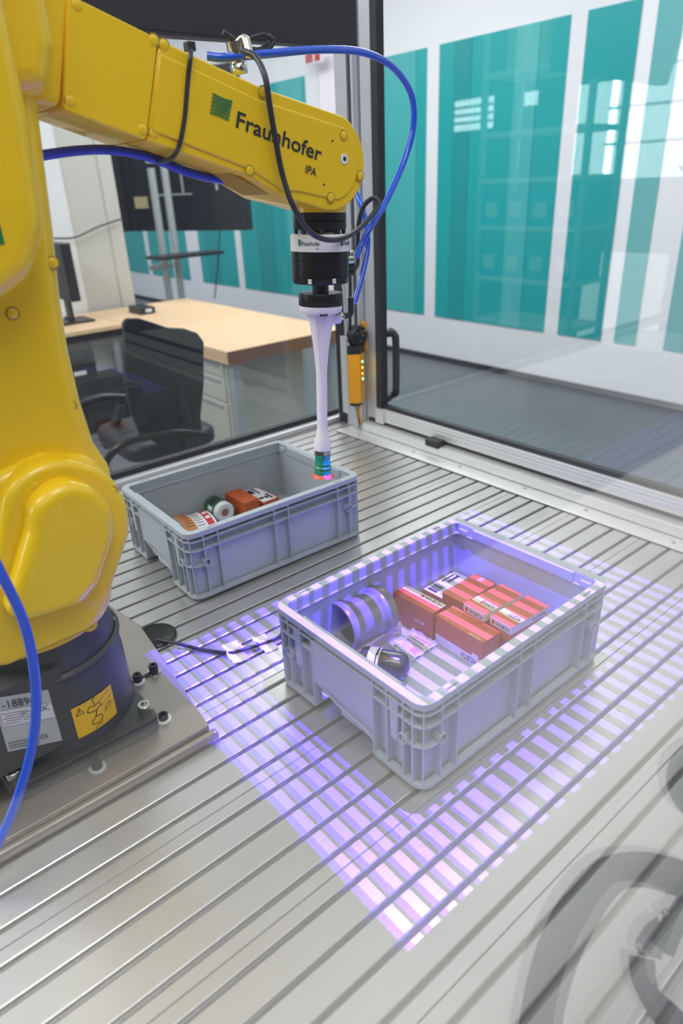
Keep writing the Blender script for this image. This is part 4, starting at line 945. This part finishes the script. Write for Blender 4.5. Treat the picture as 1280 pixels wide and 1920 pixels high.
# ------------------------------------------------------------------ enclosure
def enclosure():
    # corner post
    t = thing('corner_post', 'silver aluminium profile post in the corner of the enclosure', 'post', (.88, 1.10, 0))
    x0, y0 = .872, 1.075
    MB().box(x0, x0+.045, y0, y0+.085, -.9, 1.9).build('profile', M['alu_frame'], t)
    for k, (dx, w_) in enumerate([(0, .010)]):
        MB().box(x0-.008, x0, y0+.006, y0+.014, .0, 1.9).build('profile_rib', M['alu_frame'], t)
        MB().box(x0-.008, x0, y0+.030, y0+.038, .0, 1.9).build('profile_rib', M['alu_frame'], t)
        MB().box(x0-.002, x0, y0+.0145, y0+.0295, .0, 1.9).build('groove', M['grey_cast'], t)
    MB().box(x0-.006, x0+.008, y0+.086, y0+.118, .0, .46).build('cable_duct', M['gasket'], t)
    # right-hand glass door
    d = thing('glass_door', 'large glass door panel in an aluminium frame on the right of the enclosure', 'door', (.88, .3, 0))
    X = .880
    MB().box(X+.004, X+.008, -.37, 1.010, .082, 1.9).build('pane', M['glass'], d)
    MB().box(X-.004, X+.012, -.37, 1.018, .078, .0885).build('lower_gasket', M['gasket'], d)
    MB().box(X-.010, X+.014, .999, 1.022, .078, 1.9).build('upright_gasket', M['gasket'], d)
    MB().box(X-.004, X+.030, 1.022, 1.068, .0, 1.9).build('upright_profile', M['alu_frame'], d, bevel=.001)
    b = MB().box(X-.012, X+.03, -.37, 1.02, .040, .078)
    b.build('bottom_rail', M['strip'], d, bevel=.0015)
    MB().box(X-.014, X-.011, -.37, .985, .055, .059).build('rail_lip', M['alu_frame'], d)
    MB().box(X-.014, X-.011, -.37, .985, .066, .068).build('rail_lip', M['alu_frame'], d)
    MB().box(X-.008, X+.03, -.37, 1.06, .030, .040).build('track_gap', M['gasket'], d)
    MB().box(X-.036, X+.03, -.37, 1.06, .0046, .030).build('track_rail', M['strip'], d, bevel=.004)
    MB().box(X-.018, X-.011, .985, 1.02, .035, .078).build('end_plate', M['alu_frame'], d, bevel=.001)
    q = at(810, 830, 'x', .842)
    MB().box(.838, .868, q.y-.024, q.y+.024, .026, .046).build('stop_block', M['black'], d, bevel=.003)
    hp = [(X+.012, 1.012, .305), (X+.045, 1.012, .305), (X+.045, .985, .300)]
    hx = X+.05
    H0, H1 = at(735, 622, 'x', hx), at(735, 742, 'x', hx)
    yh = at(742, 680, 'x', hx).y
    pts = [(X+.01, 1.01, H0.z), (hx-.02, 1.008, H0.z), (hx, yh+.022, H0.z), (hx, yh+.006, H0.z-.008), (hx, yh, H0.z-.03), (hx, yh, H1.z+.03), (hx, yh+.006, H1.z+.008), (hx, yh+.022, H1.z), (hx-.02, 1.008, H1.z), (X+.01, 1.01, H1.z)]
    MB().tube(spline(pts, 6), .0108, 12).build('pull_handle', M['black'], d)
    # left-hand glass wall
    g = thing('glass_wall', 'fixed glass wall on the left side of the enclosure behind the crates', 'glass wall', (.2, 1.22, 0))
    Yw = 1.222
    MB().box(-1.2, x0, Yw, Yw+.005, .03, 1.9).build('pane', M['glass'], g)
    MB().box(-1.2, x0+.01, Yw-.008, Yw+.014, .010, .030).build('lower_gasket', M['gasket'], g)
    MB().box(-1.2, x0+.01, Yw-.034, Yw-.008, .0, .016).build('bottom_rail', M['alu_frame'], g, bevel=.003)
    pa = at(601, 400, 'y', Yw)
    # front pane close to the camera, on the near table edge
    fr = thing('front_glass', 'clear front pane of the enclosure along the near edge of the table', 'glass wall', (0, -.38, 0))
    MB().box(-1.2, X+.03, -.3835, -.3795, .018, 1.9).build('pane', M['frontglass'], fr)
    MB().box(-1.2, X+.03, -.39, -.374, .0003, .018).build('bottom_rail', M['alu_frame'], fr)
enclosure()
def sensor():
    t = thing('interlock_switch', 'orange-yellow safety switch with four small lit lamps on the corner post', 'switch', (.85, 1.08, .09))
    y = 1.066
    cx = .862
    u = fillet([(-.028, -.0), (0, -.020), (.028, 0.0), (.028, .018), (-.028, .018)], .0015)
    z0, z1 = at(668, 754, 'y', y).z, at(668, 662, 'y', y).z
    P0 = at(670, 755, 'y', y); cx = P0.x; sh = math.radians(-8)
    fn = lambda a, b, d: Vector((cx+a*math.cos(sh)-b*math.sin(sh), y+a*math.sin(sh)+b*math.cos(sh), d))
    MB().prism(u, fn, z0, z1, .001, .001, 2).build('housing', M['sensor'], t)
    MB().prism(fillet([(-.029, 0), (0, -.021), (.029, 0), (.029, .022), (-.029, .022)], .002), fn, z1, z1+.022).build('upper_mount', M['black'], t, bevel=.001)
    MB().prism(fillet([(-.018, 0), (0, -.012), (.018, 0), (.018, .018), (-.018, .018)], .002), fn, z0-.010, z0).build('lower_mount', M['black'], t)
    zc = z1+.047
    q = at(672, 628, 'y', y); T = Matrix.Translation((q.x, y, zc)) @ Matrix.Rotation(pi/2, 4, 'X')
    MB().lathe([(0, .008), (.026, .008), (.029, .005), (.029, -.02), (0, -.02)], T, 32).build('round_head', M['black'], t)
    for a, b in [(-.014, .01), (.006, .002), (.0, .012), (-.004, -.012), (.014, .014), (-.012, -.03), (.012, -.03)]:
        MB().lathe([(0, .012), (.003, .0115), (.0035, .008)], T @ Matrix.Translation((a, b, 0)), 12).build('screw', M['steel'], t)
    e0, e1 = at(683, 606, 'y', y), at(692, 645, 'y', y)
    MB().prism(fillet([(e0.x-.004, e0.z+.004), (e0.x+.012, e0.z+.002), (e0.x+.022, e1.z+.01), (e0.x+.010, e1.z-.03), (e0.x+.002, e1.z-.012), (e0.x+.004, e0.z-.028)], .004), XZ, y-.002, y+.012, .001).build('actuator_tab', M['sensor'], t)
    # four lamps on the right front facet
    for (u_, v_, mm) in [(679, 678, 'led_g'), (679, 689, 'led_o'), (679, 700, 'led_o'), (680, 710, 'led_g')]:
        q = at(u_, v_, 'y', y-.0125)
        MB().lathe([(0, .0022), (.0022, .0012), (.0028, -.001)], Matrix.Translation(q) @ Matrix.Rotation(pi/2, 4, 'X'), 12).build('lamp', M[mm], t)
    mb = MB().box(cx-.032, cx-.025, y+.005, y+.03, z0-.03, z1+.05).build('backplate', M['strip'], t)
    c = fn(0, .004, z0-.01)
    hose('sensor_lead', [c+Vector((-.006, 0, 0)), c+Vector((-.004, 0, -.03)), c+Vector((.008, .004, -.07)), c+Vector((.02, .01, -.088))], .0035, 'label', 'grey lead running down from the orange-yellow switch', 'cable', 10)
    hose('sensor_lead', [c+Vector((.006, 0, 0)), c+Vector((.010, 0, -.035)), c+Vector((.02, 0, -.065)), c+Vector((.034, -.004, -.088))], .0035, 'sensor', 'orange lead running down from the orange-yellow switch', 'cable', 10)
    hose('sensor_lead', [(q.x-.028, y+.02, zc+.02), (q.x-.030, y+.02, zc+.10), (q.x-.034, y+.03, zc+.20)], .004, 'label', 'grey lead rising from the round head of the switch', 'cable', 10)
    hose('sensor_lead', [(cx-.01, y+.012, zc+.02), (cx-.004, y+.014, zc+.08), (cx+.004, y+.02, zc+.16), (cx+.004, y+.03, zc+.26)], .005, 'cable', 'black lead rising from the safety switch beside the post', 'cable', 10)
sensor()
def top_panel():
    y = .72
    pts = [at(u, v, 'y', y) for u, v in [(330, 72), (670, 90), (668, -60), (205, -60)]]
    t = thing('overhead_panel', 'dark panel hanging above the robot forearm', 'panel', (.4, y, .95))
    out = [(p.x, p.z) for p in pts]
    out = [(at(150, 52, 'y', y).x, at(230, 62, 'y', y).z), (pts[1].x, pts[1].z), (pts[1].x, 1.5), (out[0][0]-.4, 1.5)]
    MB().prism(out, XZ, y, y+.03, .001, .001, 2).build('sheet', M['darkpanel'], t)
    MB().box(out[0][0], pts[1].x, y-.001, y, out[0][1]+.008, out[0][1]+.010).build('folded_edge', M['gasket'], t)
top_panel()

# ------------------------------------------------------------------ office behind the left glass
def office():
    Z = -.17
    t = thing('workbench', 'beech-topped workbench behind the glass wall with a steel leg', 'desk', (1.9, 4.1, -.9))
    MB().box(1.545, 2.43, 3.02, 5.15, Z-.078, Z).build('top', [M['wood']], t, bevel=.004)
    MB().box(1.543, 2.432, 3.016, 3.0205, Z-.077, Z-.001).build('edge_band', M['woodedge'], t)
    for x, y in [(2.36, 3.09), (2.36, 5.08), (1.62, 5.08), (1.62, 3.09)]:
        MB().box(x-.025, x+.025, y-.025, y+.025, -.9, Z-.078).build('leg', M['shelfgrey'], t)
    q = at(535, 690, 'y', 3.1)
    t2 = thing('side_desk', 'beech desk against the column, left of the workbench', 'desk', (1.0, 4.9, -.9))
    MB().box(.2, 1.54, 4.42, 5.15, Z-.03, Z).build('top', M['wood'], t2, bevel=.003)
    MB().box(.2, 1.54, 4.44, 4.47, Z-.09, Z-.03).build('apron', M['gasket'], t2)
    for x in (.3, 1.48):
        for y in (4.5, 5.08): MB().box(x-.02, x+.02, y-.02, y+.02, -.9, Z-.03).build('leg', M['shelfgrey'], t2)
    # drawer cabinet
    c = thing('drawer_cabinet', 'off-white drawer cabinet standing under the workbench', 'cabinet', (1.9, 3.7, -.9))
    MB().box(1.62, 2.2, 3.18, 4.10, -.9, Z-.085).build('body', M['cabwhite'], c, bevel=.004)
    z = Z-.10
    for h in (.10, .16, .34):
        dr = MB().box(1.604, 1.622, 3.20, 4.08, z-h+.01, z).build('drawer', M['cabwhite'], c, bevel=.004)
        MB().box(1.592, 1.606, 3.24, 4.04, z-.030, z-.016).build('handle', M['shelfgrey'], dr)
        z -= h
    # black box under the side desk
    k = thing('black_cabinet', 'black low cabinet with a white sticker under the side desk', 'cabinet', (1.1, 4.5, -.9))
    a = at(140, 705, 'y', 4.4); b = at(232, 700, 'y', 4.4)
    MB().box(a.x-.5, b.x, 4.40, 4.95, -.9, b.z).build('body', M['black'], k, bevel=.004)
    s_ = at(238-88, 698, 'y', 4.398)
    s0, s1 = at(139, 706, 'y', 4.398), at(161, 694, 'y', 4.398)
    MB().box(s0.x, s1.x, 4.394, 4.3985, s0.z, s1.z).build('sticker', M['paper'], k)
    pp = thing('paper_folder', 'teal and white papers leaning under the side desk', 'paper', (1.1, 4.36, -.5))
    a, b = at(112, 640, 'y', 4.55), at(142, 670, 'y', 4.55)
    MB().box(a.x, b.x, 4.62, 4.63, b.z, a.z).build('teal_sheet', M['teal_light'], pp)
    a, b = at(178, 640, 'y', 4.55), at(222, 695, 'y', 4.55)
    MB().box(a.x, b.x, 4.62, 4.63, b.z, a.z).build('white_sheet', M['paper'], pp)
    # monitor on side desk
    mo = thing('desk_monitor', 'black flat monitor seen edge-on on the side desk', 'monitor', (.95, 4.7, Z))
    a = at(118, 455, 'y', 4.7); b = at(128, 565, 'y', 4.7)
    MB().box(a.x-.05, a.x+.02, 4.62, 5.05, b.z, a.z).build('screen', M['black'], mo, bevel=.008)
    MB().box(a.x-.02, a.x+.0, 4.78, 4.88, Z, b.z+.1).build('stand', M['black'], mo)
    MB().box(a.x-.12, a.x+.12, 4.70, 4.95, Z, Z+.015).build('foot', M['black'], mo)
    q = at(130, 600, 'z', Z); ms = MB(); ms.lathe([(0, .03), (.03, .026), (.045, .012), (.048, 0)], Matrix.Translation((q.x, q.y, Z)), 20)
    tag(ms.build('computer_mouse', M['black']), 'black mouse on the side desk by the monitor', 'mouse')
    # dark box on the workbench
    q0 = at(252, 588, 'z', Z); q1 = at(298, 590, 'z', Z)
    dv = thing('desk_device', 'small dark device on the far end of the workbench', 'device', ((q0.x+q1.x)/2, q0.y, Z))
    MB().box(q0.x, q1.x+.02, q0.y-.12, q0.y+.1, Z, Z+.05).build('case', M['black'], dv, bevel=.006)
    MB().box(q1.x-.06, q1.x-.01, q0.y-.124, q0.y-.12, Z+.015, Z+.04).build('light_port', M['label2'], dv)
    # truss poles
    tp = thing('pole_stand', 'pair of grey steel poles with a crossbar holding the dark screen', 'stand', (2.2, 5.5, -.9))
    yy = 5.5
    for uu in ((282, 315, 318, 555), (308, 310, 340, 555)):
        a = at(uu[0], uu[1], 'y', yy); b = at(uu[2], uu[3], 'y', yy); x = (a.x+b.x)/2
        MB().tube([(x, yy, -.9), (x, yy, a.z)], .032, 16).build('pole', M['shelfgrey'], tp)
    a = at(275, 484, 'y', yy-.06); b = at(395, 478, 'y', yy-.06)
    MB().box(a.x, b.x, yy-.3, yy-.05, a.z-.01, a.z+.015).build('shelf_tray', M['black'], tp)
    a = at(275, 306, 'y', yy); b = at(345, 306, 'y', yy); MB().box(a.x, b.x+.2, yy-.02, yy+.02, a.z, a.z+.03).build('crossbar', M['shelfgrey'], tp)
    a = at(300, 500, 'y', yy); MB().box(a.x-.1, a.x+.12, yy-.02, yy+.02, a.z-.02, a.z+.02).build('crossbar', M['shelfgrey'], tp)
    tv = thing('wall_screen', 'large dark display screen mounted behind the poles', 'screen', (2.8, 6.4, .3))
    y = 6.5; a = at(222, 260, 'y', y); b = at(466, 432, 'y', y)
    pl = at(226, 434, 'y', y); pr_ = at(466, 432, 'z', pl.z); e = (pr_-pl); wl = e.length; an_ = math.atan2(e.y, e.x)
    Tm = Matrix.Translation(pl) @ Matrix.Rotation(an_, 4, 'Z'); ht = 1.25
    MB().box(0, wl, 0, .08, 0, ht, Tm).build('panel', M['screen'], tv, bevel=.01)
    MB().box(-.02, wl*.10, -.03, .0, 0, ht, Tm).build('side_frame', M['black'], tv)
    MB().box(wl*.16, wl*.17, -.012, .0, .03, ht, Tm).build('bezel_strip', M['black'], tv)
    for x0_, x1_, z0_, z1_ in ((.36, .62, .30, .315), (.55, .565, .32, .60), (.80, .815, .33, .52)):
        MB().box(wl*x0_, wl*x1_, -.006, .0, z0_, z1_, Tm).build('bracket_bar', M['shelfgrey'], tv)
    MB().box(wl*.17, wl*.27, -.016, .0, .20, .30, Tm).build('sticker', M['carton'], tv)
    # thin cable on the column
    yc = 5.45-.27
    hose('wall_cable', [at(100, 447, 'y', yc-.05), at(140, 445, 'y', yc-.05), at(185, 425, 'y', yc-.04), at(228, 410, 'y', yc-.04)], .008, 'shelfdark', 'grey cable strung across the plaster column', 'cable', 8)
    hose('hanging_cable', [at(412, 432, 'y', 5.3), at(408, 500, 'y', 5.3), at(402, 560, 'y', 5.3)], .006, 'cable', 'thin dark cable hanging below the dark screen', 'cable', 8)
    # office chair
    ch = thing('office_chair', 'black office chair with curved armrests behind the glass wall', 'chair', (.80, 2.35, -.9))
    y = 2.28
    px = [(231, 605), (238, 597), (262, 597), (290, 606), (316, 615), (345, 616), (368, 624), (379, 640), (380, 720), (375, 780), (383, 860), (330, 850), (262, 815), (240, 760), (232, 700)]
    o2 = [(at(u, v, 'y', y).x, at(u, v, 'y', y).z) for u, v in px]
    cxm = sum(p[0] for p in o2)/len(o2)
    fn = lambda u, v, d: Vector((u, y+d-.35*(u-cxm)**2*4*.35, v))
    mb = MB(); mb.prism(fillet(o2, .015, 3), fn, 0, .03, .006, .006, 2); mb.build('backrest', M['chair'], ch)
    sz = -.42
    so = fillet([(.62, 2.36), (1.08, 2.36), (1.06, 2.84), (.64, 2.84)], .08)
    MB().prism(so, XY, sz, sz+.08, .02, .03, 3).build('seat', M['chair'], ch)
    bar = [(x_, y-.01, z_) for x_, z_ in [(.86, -.1), (.86, -.30), (.86, -.40)]]
    MB().tube(spline([(.86, y+.02, -.05), (.86, y-.02, -.30), (.86, y+.06, -.45), (.86, 2.5, -.45)]), .022, 10).build('back_support', M['black'], ch)
    ar = [at(u, v, 'y', 2.2) for u, v in [(385, 815), (340, 812), (290, 822), (245, 838), (222, 862), (216, 885), (226, 905)]]
    ar = [Vector((p.x, 2.2+.02*i, p.z)) for i, p in enumerate(ar)]
    MB().tube(spline(ar), .016, 12).build('armrest', M['blackgloss'], ch)
    ar = [at(u, v, 'y', 2.75) for u, v in [(238, 745), (195, 745), (160, 755), (130, 770)]]
    MB().tube(spline(ar), .018, 12).build('armrest', M['black'], ch)
    ar2 = [at(u, v, 'y', 2.75) for u, v in [(226, 760), (215, 800), (195, 840)]]
    MB().tube(spline(ar2), .022, 12).build('armrest_post', M['black'], ch)
    MB().tube([(.85, 2.6, -.80), (.85, 2.6, sz)], .03, 14).build('gas_column', M['black'], ch)
    for k in range(5):
        a = k*2*pi/5+.3; e = Vector((.85+.30*math.cos(a), 2.6+.30*math.sin(a), -.84))
        MB().tube([(.85, 2.6, -.79), tuple(e)], [.03, .018], 10).build('leg', M['black'], ch)
        MB().lathe([(0, -.022), (.028, -.022), (.028, .022), (0, .022)], Matrix.Translation((e.x, e.y, -.871)) @ Matrix.Rotation(pi/2, 4, 'X'), 14).build('castor', M['black'], ch)
office()
back_of_room()
